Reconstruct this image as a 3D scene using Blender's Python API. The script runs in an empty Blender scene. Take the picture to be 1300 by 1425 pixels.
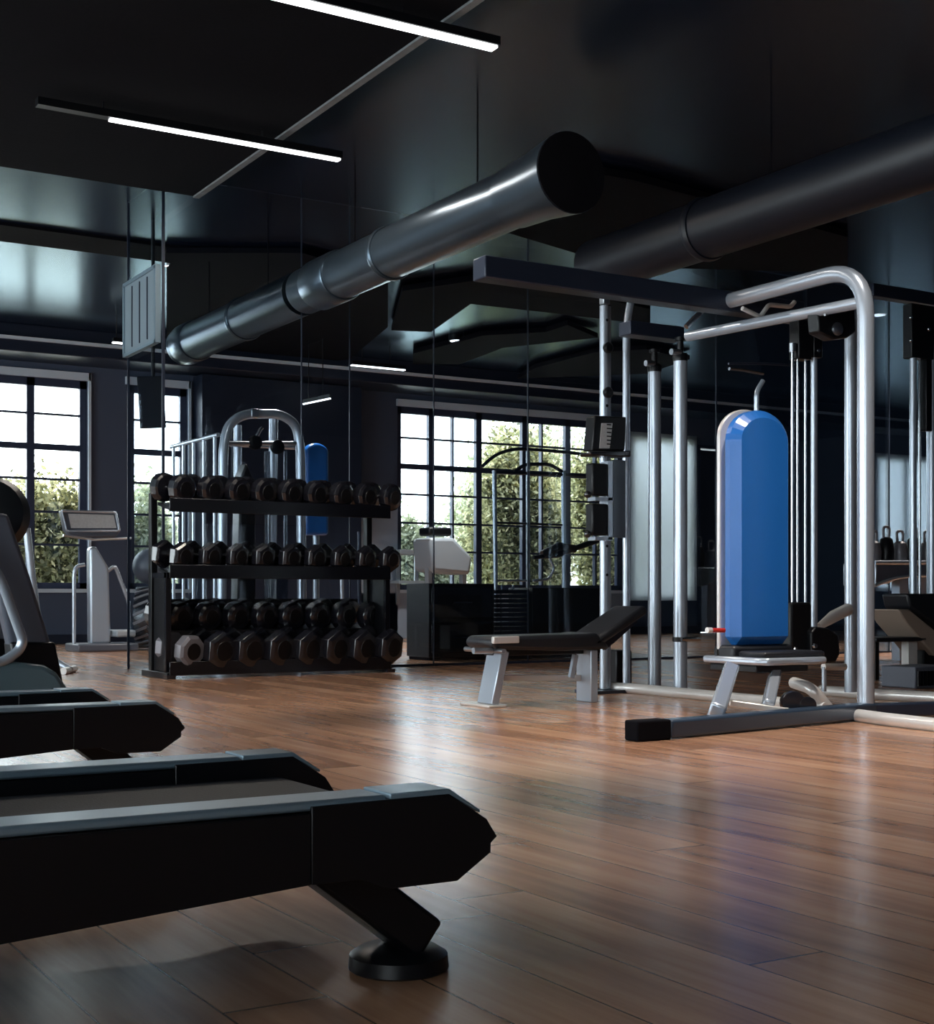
import bpy, math, random
from mathutils import Vector, Matrix
import numpy as np

random.seed(7)
rng = np.random.default_rng(11)
SC = bpy.context.scene
COL = SC.collection

# ------------------------------------------------------------------ camera frame
F = 1950.0
H = 0.62
YAW = math.atan2(1170, 1950)
CU, CV = math.sin(YAW), math.cos(YAW)          # forward = (CU, CV), right = (CV, -CU)

def at(px, py, v=None, u=None, z=None, D=None):
    t = (px - 650) / F
    s = (830 - py) / F
    du, dv = CU + CV * t, CV - CU * t
    if v is not None: D = v / dv
    elif u is not None: D = u / du
    elif z is not None: D = (z - H) / s
    return Vector((du * D, dv * D, H + s * D))

def Uv(px, v): return at(px, 830, v=v).x
def Zv(px, py, v): return at(px, py, v=v).z

# ------------------------------------------------------------------ mesh builder
class M:
    def __init__(s): s.v = []; s.f = []
    def add(s, vs, fs):
        o = len(s.v); s.v += [tuple(p) for p in vs]; s.f += [tuple(i + o for i in f) for f in fs]; return s
    def box(s, a, b):
        x0, x1 = sorted((a[0], b[0])); y0, y1 = sorted((a[1], b[1])); z0, z1 = sorted((a[2], b[2]))
        return s.add([(x0,y0,z0),(x1,y0,z0),(x1,y1,z0),(x0,y1,z0),(x0,y0,z1),(x1,y0,z1),(x1,y1,z1),(x0,y1,z1)],
                     [(0,3,2,1),(4,5,6,7),(0,1,5,4),(1,2,6,5),(2,3,7,6),(3,0,4,7)])
    def obox(s, c, ax, ay, az, h):     # oriented box: centre, axes, half sizes
        c = Vector(c); ax, ay, az = [Vector(a).normalized() * k for a, k in zip((ax, ay, az), h)]
        vs = [c + i*ax + j*ay + k*az for k in (-1,1) for i, j in ((-1,-1),(1,-1),(1,1),(-1,1))]
        return s.add(vs, [(0,3,2,1),(4,5,6,7),(0,1,5,4),(1,2,6,5),(2,3,7,6),(3,0,4,7)])
    def bar(s, a, b, w, h, up=(0,0,1)):  # rectangular bar from a to b
        a, b = Vector(a), Vector(b); d = (b - a); L = d.length; d.normalize()
        x = d.cross(Vector(up))
        if x.length < 1e-4: x = d.cross(Vector((1,0,0)))
        x.normalize(); y = x.cross(d)
        return s.obox((a + b) / 2, d, x, y, (L/2, w/2, h/2))
    def prism(s, poly, axis, a0, a1):
        n = len(poly)
        def mk(p, a):
            return {'v': (p[0], a, p[1]), 'u': (a, p[0], p[1]), 'z': (p[0], p[1], a)}[axis]
        vs = [mk(p, a0) for p in poly] + [mk(p, a1) for p in poly]
        fs = [tuple(range(n))[::-1], tuple(range(n, 2*n))] + [(i, (i+1) % n, n + (i+1) % n, n + i) for i in range(n)]
        return s.add(vs, fs)
    def tube(s, path, r, n=14, fillet=0.0, cap=True, flat=1.0):
        P = [Vector(p) for p in path]
        if fillet:
            Q = [P[0]]
            for i in range(1, len(P)-1):
                a, b, c = P[i-1], P[i], P[i+1]
                f = min(fillet, (a-b).length*.49, (c-b).length*.49)
                p0 = b + (a-b).normalized()*f; p1 = b + (c-b).normalized()*f
                for k in range(9):
                    t = k/8; Q.append(p0*(1-t)**2 + b*2*t*(1-t) + p1*t*t)
            Q.append(P[-1]); P = Q
        T = []
        for i in range(len(P)):
            d = (P[min(i+1, len(P)-1)] - P[max(i-1, 0)]).normalized(); T.append(d)
        ref = Vector((0,0,1)) if abs(T[0].z) < .9 else Vector((1,0,0))
        x = T[0].cross(ref).normalized(); vs = []; R = r if isinstance(r, (list, tuple)) else [r]*len(P)
        for i, p in enumerate(P):
            x = (x - T[i]*x.dot(T[i])).normalized(); y = T[i].cross(x)
            for k in range(n):
                a = 2*math.pi*k/n; vs.append(p + x*math.cos(a)*R[i] + y*math.sin(a)*R[i]*flat)
        fs = [(i*n+k, i*n+(k+1)%n, (i+1)*n+(k+1)%n, (i+1)*n+k) for i in range(len(P)-1) for k in range(n)]
        if cap: fs += [tuple(range(n))[::-1], tuple(range((len(P)-1)*n, len(P)*n))]
        return s.add(vs, fs)
    def lathe(s, prof, o, axis, n=20, ph=0.0):  # prof: (distance along axis, radius)
        ax = Vector(axis).normalized(); ref = Vector((0,0,1)) if abs(ax.z) < .9 else Vector((1,0,0))
        x = ax.cross(ref).normalized(); y = ax.cross(x); o = Vector(o); vs = []
        for d, r in prof:
            for k in range(n):
                a = 2*math.pi*k/n + ph; vs.append(o + ax*d + (x*math.cos(a) + y*math.sin(a))*max(r, 1e-4))
        m = len(prof)
        fs = [(i*n+k, (i+1)*n+k, (i+1)*n+(k+1)%n, i*n+(k+1)%n) for i in range(m-1) for k in range(n)]
        fs += [tuple(range(n)), tuple(range((m-1)*n, m*n))[::-1]]
        return s.add(vs, fs)
    def sphere(s, c, r, n=20, m=12, sq=(1,1,1)):
        c = Vector(c); vs = []; fs = []
        for j in range(1, m):
            th = math.pi*j/m
            for k in range(n):
                a = 2*math.pi*k/n
                vs.append(c + Vector((math.sin(th)*math.cos(a)*sq[0], math.sin(th)*math.sin(a)*sq[1], math.cos(th)*sq[2]))*r)
        top = len(vs); vs.append(c + Vector((0,0,r*sq[2]))); vs.append(c - Vector((0,0,r*sq[2])))
        for j in range(m-2):
            for k in range(n): fs.append((j*n+k, (j+1)*n+k, (j+1)*n+(k+1)%n, j*n+(k+1)%n))
        for k in range(n):
            fs.append((top, k, (k+1)%n)); fs.append((top+1, (m-2)*n+(k+1)%n, (m-2)*n+k))
        return s.add(vs, fs)

def origin(o):
    p = Vector((0,0,0))
    while o is not None:
        p += o.location; o = o.parent
    return p

def build(name, mb, mat, parent=None, bevel=0.0, loc=None, sharp=35, seg=2):
    off = origin(parent)
    if loc is not None: off = off + Vector(loc)
    me = bpy.data.meshes.new(name)
    me.from_pydata([(p[0]-off.x, p[1]-off.y, p[2]-off.z) for p in mb.v], [], mb.f)
    import bmesh
    b = bmesh.new(); b.from_mesh(me); bmesh.ops.recalc_face_normals(b, faces=b.faces); b.to_mesh(me); b.free()
    me.materials.append(mat)
    me.shade_smooth(); me.set_sharp_from_angle(angle=math.radians(sharp))
    o = bpy.data.objects.new(name, me); COL.objects.link(o)
    if loc is not None: o.location = loc
    if parent is not None: o.parent = parent
    if bevel:
        md = o.modifiers.new('bevel', 'BEVEL'); md.width = bevel; md.segments = seg; md.limit_method = 'ANGLE'
        md.angle_limit = math.radians(40); md.harden_normals = False
    return o

def tag(o, label, cat, group=None, kind=None):
    if label: o['label'] = label
    if cat: o['category'] = cat
    if group: o['group'] = group
    if kind: o['kind'] = kind
    return o

def thing(name, label, cat, loc=(0,0,0), group=None):
    o = bpy.data.objects.new(name, None); COL.objects.link(o); o.empty_display_size = .05
    o.location = loc
    return tag(o, label, cat, group)

def struct(name, mb, mat, parent=None, bevel=0, label=None):
    o = build(name, mb, mat, parent, bevel=bevel)
    if parent is None: o['kind'] = 'structure'
    if label: o['label'] = label
    return o

def dup(root, loc, rot=None, label=None, group=None):
    r = root.copy(); COL.objects.link(r); r.location = loc
    if rot is not None: r.rotation_euler = rot
    if label: r['label'] = label
    if group: r['group'] = group
    for ch in list(root.children):
        c = ch.copy(); COL.objects.link(c); c.parent = r
        for g in list(ch.children):
            d = g.copy(); COL.objects.link(d); d.parent = c
    return r

# ------------------------------------------------------------------ materials
def mat(name, col, rough=.5, metal=0.0, spec=.5, coat=0.0, bump=0.0, bscale=60, var=0.0, vscale=4):
    m = bpy.data.materials.new(name); m.use_nodes = True; nt = m.node_tree
    b = nt.nodes['Principled BSDF']
    b.inputs['Base Color'].default_value = (*col, 1); b.inputs['Roughness'].default_value = rough
    b.inputs['Metallic'].default_value = metal; b.inputs['Specular IOR Level'].default_value = spec
    b.inputs['Coat Weight'].default_value = coat; b.inputs['Coat Roughness'].default_value = .12
    tc = nt.nodes.new('ShaderNodeTexCoord')
    if var:
        nz = nt.nodes.new('ShaderNodeTexNoise'); nz.inputs['Scale'].default_value = vscale; nz.inputs['Detail'].default_value = 4
        nt.links.new(tc.outputs['Object'], nz.inputs['Vector'])
        mr = nt.nodes.new('ShaderNodeMapRange'); mr.inputs[3].default_value = 1-var; mr.inputs[4].default_value = 1+var
        nt.links.new(nz.outputs['Fac'], mr.inputs[0])
        mx = nt.nodes.new('ShaderNodeVectorMath'); mx.operation = 'SCALE'; mx.inputs[0].default_value = col
        nt.links.new(mr.outputs[0], mx.inputs['Scale']); nt.links.new(mx.outputs[0], b.inputs['Base Color'])
    if bump:
        n2 = nt.nodes.new('ShaderNodeTexNoise'); n2.inputs['Scale'].default_value = bscale; n2.inputs['Detail'].default_value = 3
        nt.links.new(tc.outputs['Object'], n2.inputs['Vector'])
        bp = nt.nodes.new('ShaderNodeBump'); bp.inputs['Strength'].default_value = bump; bp.inputs['Distance'].default_value = .01
        nt.links.new(n2.outputs['Fac'], bp.inputs['Height']); nt.links.new(bp.outputs[0], b.inputs['Normal'])
    return m

def emis(name, col, s):
    m = bpy.data.materials.new(name); m.use_nodes = True; nt = m.node_tree
    b = nt.nodes['Principled BSDF']; b.inputs['Base Color'].default_value = (*col, 1)
    b.inputs['Emission Color'].default_value = (*col, 1); b.inputs['Emission Strength'].default_value = s
    return m

MT = dict(
    silver=mat('silver_paint', (.50,.56,.64), .27, .55, coat=.3, var=.05),
    cream=mat('cream_paint', (.80,.77,.74), .3, .3, coat=.3, var=.05),
    chrome=mat('chrome', (.75,.78,.82), .14, 1.0),
    steel=mat('brushed_steel', (.45,.48,.52), .32, 1.0, bump=.05),
    black=mat('black_plastic', (.004,.0045,.006), .36, spec=.35, var=.1),
    blackg=mat('black_gloss', (.004,.004,.006), .2),
    rubber=mat('black_rubber', (.008,.008,.012), .24, spec=.9, coat=.3),
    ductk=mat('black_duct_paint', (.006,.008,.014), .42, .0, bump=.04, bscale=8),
    slate=mat('slate_blue_paint', (.035,.06,.10), .32, .2, coat=.2),
    matte=mat('matte_black', (.004,.004,.006), .95, spec=.1, var=.4, vscale=3, bump=.2, bscale=25),
    navy=mat('navy_paint', (.020,.028,.050), .35, .2, var=.1),
    belt=mat('running_belt', (.009,.010,.014), .55, spec=.25, bump=.12, bscale=200),
    deckrail=mat('blue_grey_rail', (.20,.28,.34), .35, .3, var=.08),
    hood=mat('teal_grey_plastic', (.12,.18,.205), .25, coat=.4),
    shell=mat('slate_plastic', (.10,.11,.14), .4, var=.06),
    vinyl=mat('blue_vinyl', (.016,.15,.52), .30, spec=.6, bump=.06, bscale=90, var=.05),
    vinylk=mat('black_vinyl', (.010,.011,.015), .42, bump=.1, bscale=90),
    greyhead=mat('grey_cast_iron', (.22,.21,.23), .4, .3, bump=.1),
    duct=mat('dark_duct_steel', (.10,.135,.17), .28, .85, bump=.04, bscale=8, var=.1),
    ceil=mat('dark_gloss_ceiling', (.007,.010,.024), .24, spec=.55, var=.2, vscale=.7),
    wall=mat('navy_grey_wall', (.072,.096,.150), .55, var=.08, vscale=1.5),
    wallb=mat('slate_blue_wall', (.33,.38,.46), .6, var=.06, vscale=1.5),
    frame=mat('window_frame_navy', (.035,.045,.085), .4),
    bright=mat('pale_reveal', (.66,.76,.86), .5),
    door=mat('black_door', (.012,.013,.018), .4),
    white=mat('white_plastic', (.34,.38,.42), .4),
    tan=mat('tan_vinyl', (.33,.25,.20), .5),
    red=mat('red_plastic', (.55,.03,.02), .35),
    trimm=mat('grey_edge_trim', (.16,.17,.18), .6, bump=.4, bscale=40, var=.4, vscale=12),
    screen=mat('dim_screen', (.02,.025,.03), .2),
    label=mat('pale_label', (.55,.57,.58), .5, var=.2, vscale=40),
    bark=mat('bark', (.10,.07,.05), .9, bump=.5, bscale=20),
    soil=mat('pale_paving', (.5,.5,.46), .9, var=.15, vscale=2),
    led=emis('led_diffuser', (.95,.98,1.0), 3.2),
    blind=mat('pale_roller_blind', (.60,.65,.66), .8),  # backlit sheet that stands in for the brightness of a pale wall
)

def gloss_ceiling():
    m = MT['ceil']; nt = m.node_tree; b = nt.nodes['Principled BSDF']; b.inputs['Specular IOR Level'].default_value = 0
    out = [n for n in nt.nodes if n.type == 'OUTPUT_MATERIAL'][0]
    gl = nt.nodes.new('ShaderNodeBsdfGlossy'); gl.inputs['Roughness'].default_value = .22; gl.inputs[0].default_value = (.70,.88,1,1)
    fr = nt.nodes.new('ShaderNodeFresnel'); fr.inputs['IOR'].default_value = 1.5
    mx = nt.nodes.new('ShaderNodeMixShader'); nt.links.new(fr.outputs[0], mx.inputs[0]); nt.links.new(b.outputs[0], mx.inputs[1]); nt.links.new(gl.outputs[0], mx.inputs[2]); nt.links.new(mx.outputs[0], out.inputs[0])
gloss_ceiling()

def glass_mat(name, tint, spec_mul, rough=0.0):
    m = bpy.data.materials.new(name); m.use_nodes = True; nt = m.node_tree
    for n in list(nt.nodes): nt.nodes.remove(n)
    out = nt.nodes.new('ShaderNodeOutputMaterial'); mix = nt.nodes.new('ShaderNodeMixShader')
    tr = nt.nodes.new('ShaderNodeBsdfTransparent'); tr.inputs[0].default_value = (*tint, 1)
    gl = nt.nodes.new('ShaderNodeBsdfGlossy'); gl.inputs['Roughness'].default_value = rough; gl.inputs[0].default_value = (.9,.95,1,1)
    fr = nt.nodes.new('ShaderNodeFresnel'); fr.inputs['IOR'].default_value = 1.45
    mu = nt.nodes.new('ShaderNodeMath'); mu.operation = 'MULTIPLY'; mu.inputs[1].default_value = spec_mul
    nt.links.new(fr.outputs[0], mu.inputs[0]); nt.links.new(mu.outputs[0], mix.inputs[0])
    nt.links.new(tr.outputs[0], mix.inputs[1]); nt.links.new(gl.outputs[0], mix.inputs[2]); nt.links.new(mix.outputs[0], out.inputs[0])
    return m
MT['glass'] = glass_mat('tinted_partition_glass', (.88,.92,.95), .8)
MT['side'] = glass_mat('side_panel_glass', (.85,.9,.93), .12)
MT['pane'] = glass_mat('window_glass', (.96,.98,.98), .5)

def blind_mat():
    m = MT['blind']; nt = m.node_tree; b = nt.nodes['Principled BSDF']
    out = [n for n in nt.nodes if n.type == 'OUTPUT_MATERIAL'][0]
    t = nt.nodes.new('ShaderNodeBsdfTranslucent'); t.inputs[0].default_value = (.70,.72,.74,1)
    mx = nt.nodes.new('ShaderNodeMixShader'); mx.inputs[0].default_value = .85
    nt.links.new(b.outputs[0], mx.inputs[1]); nt.links.new(t.outputs[0], mx.inputs[2]); nt.links.new(mx.outputs[0], out.inputs[0])
blind_mat()

def leaf_mat(name, c1, c2, c3):
    m = bpy.data.materials.new(name); m.use_nodes = True; nt = m.node_tree; b = nt.nodes['Principled BSDF']
    g = nt.nodes.new('ShaderNodeNewGeometry'); r = nt.nodes.new('ShaderNodeValToRGB')
    r.color_ramp.elements[0].color = (*c1,1); r.color_ramp.elements[1].color = (*c3,1)
    e = r.color_ramp.elements.new(.5); e.color = (*c2,1)
    nt.links.new(g.outputs['Random Per Island'], r.inputs[0]); nt.links.new(r.outputs[0], b.inputs['Base Color'])
    b.inputs['Roughness'].default_value = .6
    out = [n for n in nt.nodes if n.type == 'OUTPUT_MATERIAL'][0]
    t = nt.nodes.new('ShaderNodeBsdfTranslucent'); nt.links.new(r.outputs[0], t.inputs[0])
    mx = nt.nodes.new('ShaderNodeMixShader'); mx.inputs[0].default_value = .45
    nt.links.new(b.outputs[0], mx.inputs[1]); nt.links.new(t.outputs[0], mx.inputs[2]); nt.links.new(mx.outputs[0], out.inputs[0])
    return m
MT['leaf'] = leaf_mat('leaf_olive', (.06,.06,.03), (.42,.42,.22), (.90,.82,.52))
MT['leafp'] = leaf_mat('leaf_pale', (.25,.28,.18), (.60,.62,.45), (.92,.90,.70))

def wood_mat():
    m = bpy.data.materials.new('oak_plank_floor'); m.use_nodes = True; nt = m.node_tree; N = nt.nodes; L = nt.links
    b = N['Principled BSDF']; tc = N.new('ShaderNodeTexCoord'); sp = N.new('ShaderNodeSeparateXYZ'); L.new(tc.outputs['Object'], sp.inputs[0])
    def ma(op, a, bb=None, c=None):
        n = N.new('ShaderNodeMath'); n.operation = op
        for i, x in enumerate((a, bb, c)):
            if x is None: continue
            if isinstance(x, (int, float)): n.inputs[i].default_value = x
            else: L.new(x, n.inputs[i])
        return n.outputs[0]
    W, LEN = .172, 1.9
    xu = ma('DIVIDE', ma('ADD', sp.outputs['X'], 30*W + .100), W); row = ma('FLOOR', xu); fx = ma('FRACT', xu)
    wn = N.new('ShaderNodeTexWhiteNoise'); wn.noise_dimensions = '1D'; L.new(row, wn.inputs['W'])
    yv = ma('ADD', ma('DIVIDE', sp.outputs['Y'], LEN), ma('MULTIPLY', wn.outputs['Value'], 7.3)); pl = ma('FLOOR', yv); fy = ma('FRACT', yv)
    idn = N.new('ShaderNodeCombineXYZ'); L.new(row, idn.inputs[0]); L.new(pl, idn.inputs[1])
    w2 = N.new('ShaderNodeTexWhiteNoise'); w2.noise_dimensions = '2D'; L.new(idn.outputs[0], w2.inputs['Vector'])
    # grain, stretched along the plank
    off = N.new('ShaderNodeVectorMath'); off.operation = 'SCALE'; off.inputs['Scale'].default_value = 13.0; L.new(w2.outputs['Color'], off.inputs[0])
    mp = N.new('ShaderNodeMapping'); mp.inputs['Scale'].default_value = (9, .7, 1); L.new(tc.outputs['Object'], mp.inputs[0])
    ad = N.new('ShaderNodeVectorMath'); ad.operation = 'ADD'; L.new(mp.outputs[0], ad.inputs[0]); L.new(off.outputs[0], ad.inputs[1])
    n1 = N.new('ShaderNodeTexNoise'); n1.inputs['Scale'].default_value = 1.6; n1.inputs['Detail'].default_value = 6; n1.inputs['Roughness'].default_value = .55; n1.inputs['Distortion'].default_value = .3; L.new(ad.outputs[0], n1.inputs[0])
    n2 = N.new('ShaderNodeTexNoise'); n2.inputs['Scale'].default_value = 1.1; n2.inputs['Detail'].default_value = 2; L.new(tc.outputs['Object'], n2.inputs[0])
    r = N.new('ShaderNodeValToRGB'); r.color_ramp.elements[0].position = .28; r.color_ramp.elements[0].color = (.19,.088,.052,1)
    r.color_ramp.elements[1].position = .72; r.color_ramp.elements[1].color = (.60,.35,.215,1)
    e = r.color_ramp.elements.new(.5); e.color = (.40,.21,.125,1)
    fac = ma('ADD', ma('ADD', ma('MULTIPLY', n1.outputs['Fac'], .62), ma('MULTIPLY', w2.outputs['Value'], .16)), ma('MULTIPLY', n2.outputs['Fac'], .22))
    L.new(fac, r.inputs[0])
    # knots
    mk = N.new('ShaderNodeMapping'); mk.inputs['Scale'].default_value = (5, 2.2, 1); L.new(tc.outputs['Object'], mk.inputs[0])
    vo = N.new('ShaderNodeTexVoronoi'); vo.inputs['Scale'].default_value = 1.0; L.new(mk.outputs[0], vo.inputs[0])
    kn = N.new('ShaderNodeMapRange'); kn.inputs[1].default_value = .03; kn.inputs[2].default_value = .09; kn.inputs[3].default_value = .7; kn.inputs[4].default_value = 1; L.new(vo.outputs['Distance'], kn.inputs[0])
    gx = ma('MINIMUM', fx, ma('SUBTRACT', 1, fx)); gy = ma('MINIMUM', fy, ma('SUBTRACT', 1, fy))
    sx = N.new('ShaderNodeMapRange'); sx.inputs[1].default_value = .006; sx.inputs[2].default_value = .018; L.new(gx, sx.inputs[0])
    sy = N.new('ShaderNodeMapRange'); sy.inputs[1].default_value = .0008; sy.inputs[2].default_value = .0022; L.new(gy, sy.inputs[0])
    seam = ma('MULTIPLY', sx.outputs[0], sy.outputs[0])
    mul = ma('MULTIPLY', ma('MULTIPLY_ADD', seam, .75, .25), kn.outputs[0])
    vs = N.new('ShaderNodeVectorMath'); vs.operation = 'SCALE'; L.new(r.outputs[0], vs.inputs[0]); L.new(mul, vs.inputs['Scale'])
    L.new(vs.outputs[0], b.inputs['Base Color'])
    rr = N.new('ShaderNodeMapRange'); rr.inputs[3].default_value = .245; rr.inputs[4].default_value = .255; L.new(n1.outputs['Fac'], rr.inputs[0]); L.new(rr.outputs[0], b.inputs['Roughness'])
    b.inputs['Specular IOR Level'].default_value = .55
    bp = N.new('ShaderNodeBump'); bp.inputs['Strength'].default_value = .2; bp.inputs['Distance'].default_value = .0015
    L.new(seam, bp.inputs['Height']); 
    return m
MT['wood'] = wood_mat()

# ------------------------------------------------------------------ the room
U0, U1, V0, V1, ZC = -3.0, 22.0, -5.0, 18.5, 4.0
struct('floor', M().box((U0-.2, V0-.2, -.12), (U1+.2, V1+.25, 0)), MT['wood'])
struct('ceiling', M().box((U0-.2, V0-.2, ZC), (U1+.2, V1+.25, ZC+.2)), MT['ceil'])

def wall(name, axis, pos, th, a0, a1, holes, m):
    """wall with openings; holes = (a0, a1, z0, z1) sorted along the wall"""
    mb = M()
    def bx(p, q, z0, z1):
        if q - p < 1e-4 or z1 - z0 < 1e-4: return
        if axis == 'u': mb.box((p, pos, z0), (q, pos+th, z1))
        else: mb.box((pos, p, z0), (pos+th, q, z1))
    c = a0
    for h0, h1, z0, z1 in holes:
        bx(c, h0, 0, ZC); bx(h0, h1, 0, z0); bx(h0, h1, z1, ZC); c = h1
    bx(c, a1, 0, ZC)
    return struct(name, mb, m)

ZS, ZH = .72, 3.47
W1 = (2.31, Uv(122, V1), ZS, ZH)
W2 = (Uv(176, V1), 6.62, ZS, ZH)
W3 = (Uv(553, V1), Uv(868, V1), ZS, ZH)
W4 = (Uv(876, V1), Uv(969, V1), .55, 3.35)
D1 = (Uv(973, V1), Uv(973, V1)+1.15, 0, 3.15)
W5 = (20.0, 21.6, .72, 3.3)
wall('wall_back', 'u', V1, .25, U0, U1, [W1, W2, W3, W4, D1, W5], MT['wall'])
LW = [(-3.6, -.2, .4, 3.6), (1.4, 5.2, .4, 3.6), (6.6, 10.8, .4, 3.6), (12.4, 16.0, .4, 3.6)]
wall('wall_left', 'v', U0-.25, .25, V0, V1, LW, MT['wall'])
wall('wall_right', 'v', U1, .25, V0, V1, [], MT['wall'])
wall('wall_front', 'u', V0-.25, .25, U0, U1, [], MT['wall'])
# paler lower wall lining below and beside the second big window
struct('trim_1', M().box((Uv(490, V1), V1-.05, 0), (W3[0]-.02, V1-.001, 2.0)).box((Uv(490, V1), V1-.05, 0), (W3[1], V1-.001, ZS-.05)), MT['wallb'])
struct('baseboard_back', M().box((U0, V1-.03, 0), (D1[0]-.05, V1-.001, .12)).box((D1[1]+.05, V1-.03, 0), (U1, V1-.001, .12)), MT['navy'])
# soffit along the window wall
struct('trim_2', M().box((U0, V1-.75, 3.66), (U1, V1-.001, ZC-.001)), MT['navy'], bevel=.01)
struct('trim_3', M().box((U0, V1-.80, 3.80), (U1, V1-.752, 3.84)), MT['bright'])
# ceiling beam on the left, running with the window wall
struct('trim_4', M().box((U0, 13.0, 3.97), (6.2, 13.6, ZC-.001)), MT['matte'])

win_n = [0]
def window(h, axis, pos, th, vs, hs, thick_v=.05, hthick=(), vthick=(), reveal=True):
    win_n[0] += 1
    a0, a1, z0, z1 = h; fr = M(); fd = .08
    c = pos + th*.35
    def bx(p, q, za, zb, d=fd):
        if axis == 'u': fr.box((p, c-d/2, za), (q, c+d/2, zb))
        else: fr.box((c-d/2, p, za), (c+d/2, q, zb))
    bx(a0, a0+.09, z0, z1); bx(a1-.09, a1, z0, z1); bx(a0, a1, z0, z0+.08); bx(a0, a1, z1-.10, z1)
    for x in vs: w = .10 if x in vthick else .03; bx(x-w/2, x+w/2, z0, z1)
    for z in hs: w = .08 if z in hthick else .028; bx(a0, a1, z-w/2, z+w/2, fd*.8)
    f = struct('window_%d' % win_n[0], fr, MT['frame'])
    g = M()
    if axis == 'u': g.box((a0+.03, c-.004, z0+.03), (a1-.03, c+.004, z1-.03))
    else: g.box((c-.004, a0+.03, z0+.03), (c+.004, a1-.03, z1-.03))
    build('pane', g, MT['pane'], f)
    if reveal:
        s = M()
        if axis == 'u':
            s.box((a0-.04, pos-.06, z0-.05), (a1+.04, pos+th*.3, z0-.001)); build('window_sill', s, MT['bright'], f)
            s = M().box((a0-.02, pos-.05, z1), (a1+.03, pos-.002, z1+.10)).box((a1+.001, pos-.05, z0), (a1+.035, pos-.002, z1+.10))
            build('window_trim', s, MT['bright'], f)
    return f
HS = [3.01, 2.58, 2.16, 1.73, 1.3]
p44 = Uv(44, V1); dp = p44 - Uv(-100, V1)
window(W1, 'u', V1, .25, [p44, p44-.78, p44-1.56], HS, vthick=[p44, p44-.78, p44-1.56], hthick=[2.58])
window(W2, 'u', V1, .25, [Uv(187, V1)], HS, hthick=[2.58])
v3 = [Uv(x, V1) for x in (603, 669, 733, 793)]
window(W3, 'u', V1, .25, v3 + [Uv(x, V1) for x in (633, 757, 832)], HS, vthick=v3, hthick=[2.58])
w4 = window(W4, 'u', V1, .25, [], [], reveal=False)  # invented window; its backlit sheet stands in for a lit pale wall
build('roller_blind', M().box((W4[0], V1-.02, W4[2]), (W4[1], V1-.005, W4[3])), MT['blind'], w4)
w5 = window(W5, 'u', V1, .25, [20.8], [], vthick=[20.8], reveal=False)  # invented window; backlit sheet gives the light patch at far right
build('roller_blind', M().box((W5[0], V1-.02, W5[2]), (W5[1], V1-.005, W5[3])), MT['blind'], w5)
for h in LW:
    m_ = [h[0] + (h[1]-h[0])*k/4 for k in (1,2,3)]
    window(h, 'v', U0-.25, .25, m_, HS, vthick=m_, hthick=[2.58])
d = struct('door_1', M().box((D1[0]+.02, V1+.04, .01), (D1[1]-.02, V1+.1, D1[3]-.02)), MT['door'])
build('door_frame', M().box((D1[0]-.06, V1-.04, 0), (D1[0], V1-.002, D1[3]+.06)).box((D1[1], V1-.04, 0), (D1[1]+.06, V1-.002, D1[3]+.06)).box((D1[0], V1-.04, D1[3]), (D1[1], V1-.002, D1[3]+.06)), MT['navy'], d)
build('door_handle', M().tube([(D1[1]-.1, V1+.03, 1.0), (D1[1]-.1, V1-.01, 1.0), (D1[1]-.25, V1-.01, 1.0)], .012), MT['chrome'], d)

# ------------------------------------------------------------------ ceiling fittings
PU, PV = 3.92, 10.83
pan = thing('ceiling_panel', 'large matte black acoustic ceiling panel behind the two lit strip lights', 'ceiling panel', (0, 5, 3.85))
build('board', M().box((U0+.2, V0+.5, 3.85), (PU, PV, 3.98)), MT['matte'], pan)
build('edge_trim', M().box((PU, V0+.5, 3.835), (PU+.05, PV, 3.995)), MT['trimm'], pan)

def strip(name, a, b, label, w=.07, lit=(0., 1.), group=None, power=0):
    a, b = Vector(a), Vector(b); t = thing(name, label, 'light', tuple((a+b)/2), group)
    d = (b-a).normalized(); x = Vector((d.y, -d.x, 0))
    build('housing', M().bar(a, b, w, .05), MT['black'], t)
    p, q = a + (b-a)*lit[0], a + (b-a)*lit[1]
    build('diffuser', M().bar(p - Vector((0,0,.03)), q - Vector((0,0,.03)), w*.72, .016), MT['led'], t)
    if power:
        l = bpy.data.lights.new('strip_beam', 'AREA'); l.shape = 'RECTANGLE'; l.size = (q-p).length; l.size_y = .04; l.energy = power; l.color = (1, .9, .8)
        o = bpy.data.objects.new('strip_beam', l); COL.objects.link(o); o.location = (p+q)/2 - Vector((0,0,.045))
    for k in (.2, .72):
        c = a + (b-a)*k; build('bracket', M().tube([c + Vector((0,0,.02)), (c.x, c.y, 3.849 if c.x < PU and c.y < PV else ZC)], .006, 6), MT['black'], t)
    return t
strip('strip_light', (2.24, 9.06, 3.77), (4.38, 9.06, 3.77), 'slim ceiling strip light, dark at its left end, the farther of two over the treadmills', .075, (.22, .995), power=38)
strip('strip_light', (2.1, 6.76, 3.77), (4.25, 6.76, 3.77), 'long bright ceiling strip light cut by the top edge of the picture', .095, (.0, .995), power=12)
def small_light(px0, px1, py, z, label):
    a = at(px0, py, z=z); b = at(px1, py, v=a.y); b.z = z
    return strip('strip_light', a, b, label, .09)
small_light(489, 563, 505, 3.75, 'thin lit strip light beyond the glass, above the left of the large window')
small_light(157, 182, 473, 3.72, 'tiny lit strip light beside the pale wall grille on the left')
a = at(422, 559, v=16.5); strip('strip_light', a, (a.x, a.y, a.z) if 0 else at(460, 551, u=a.x + .25), 'short slanting strip light beyond the glass above the blue punching pad', .05)

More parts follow.
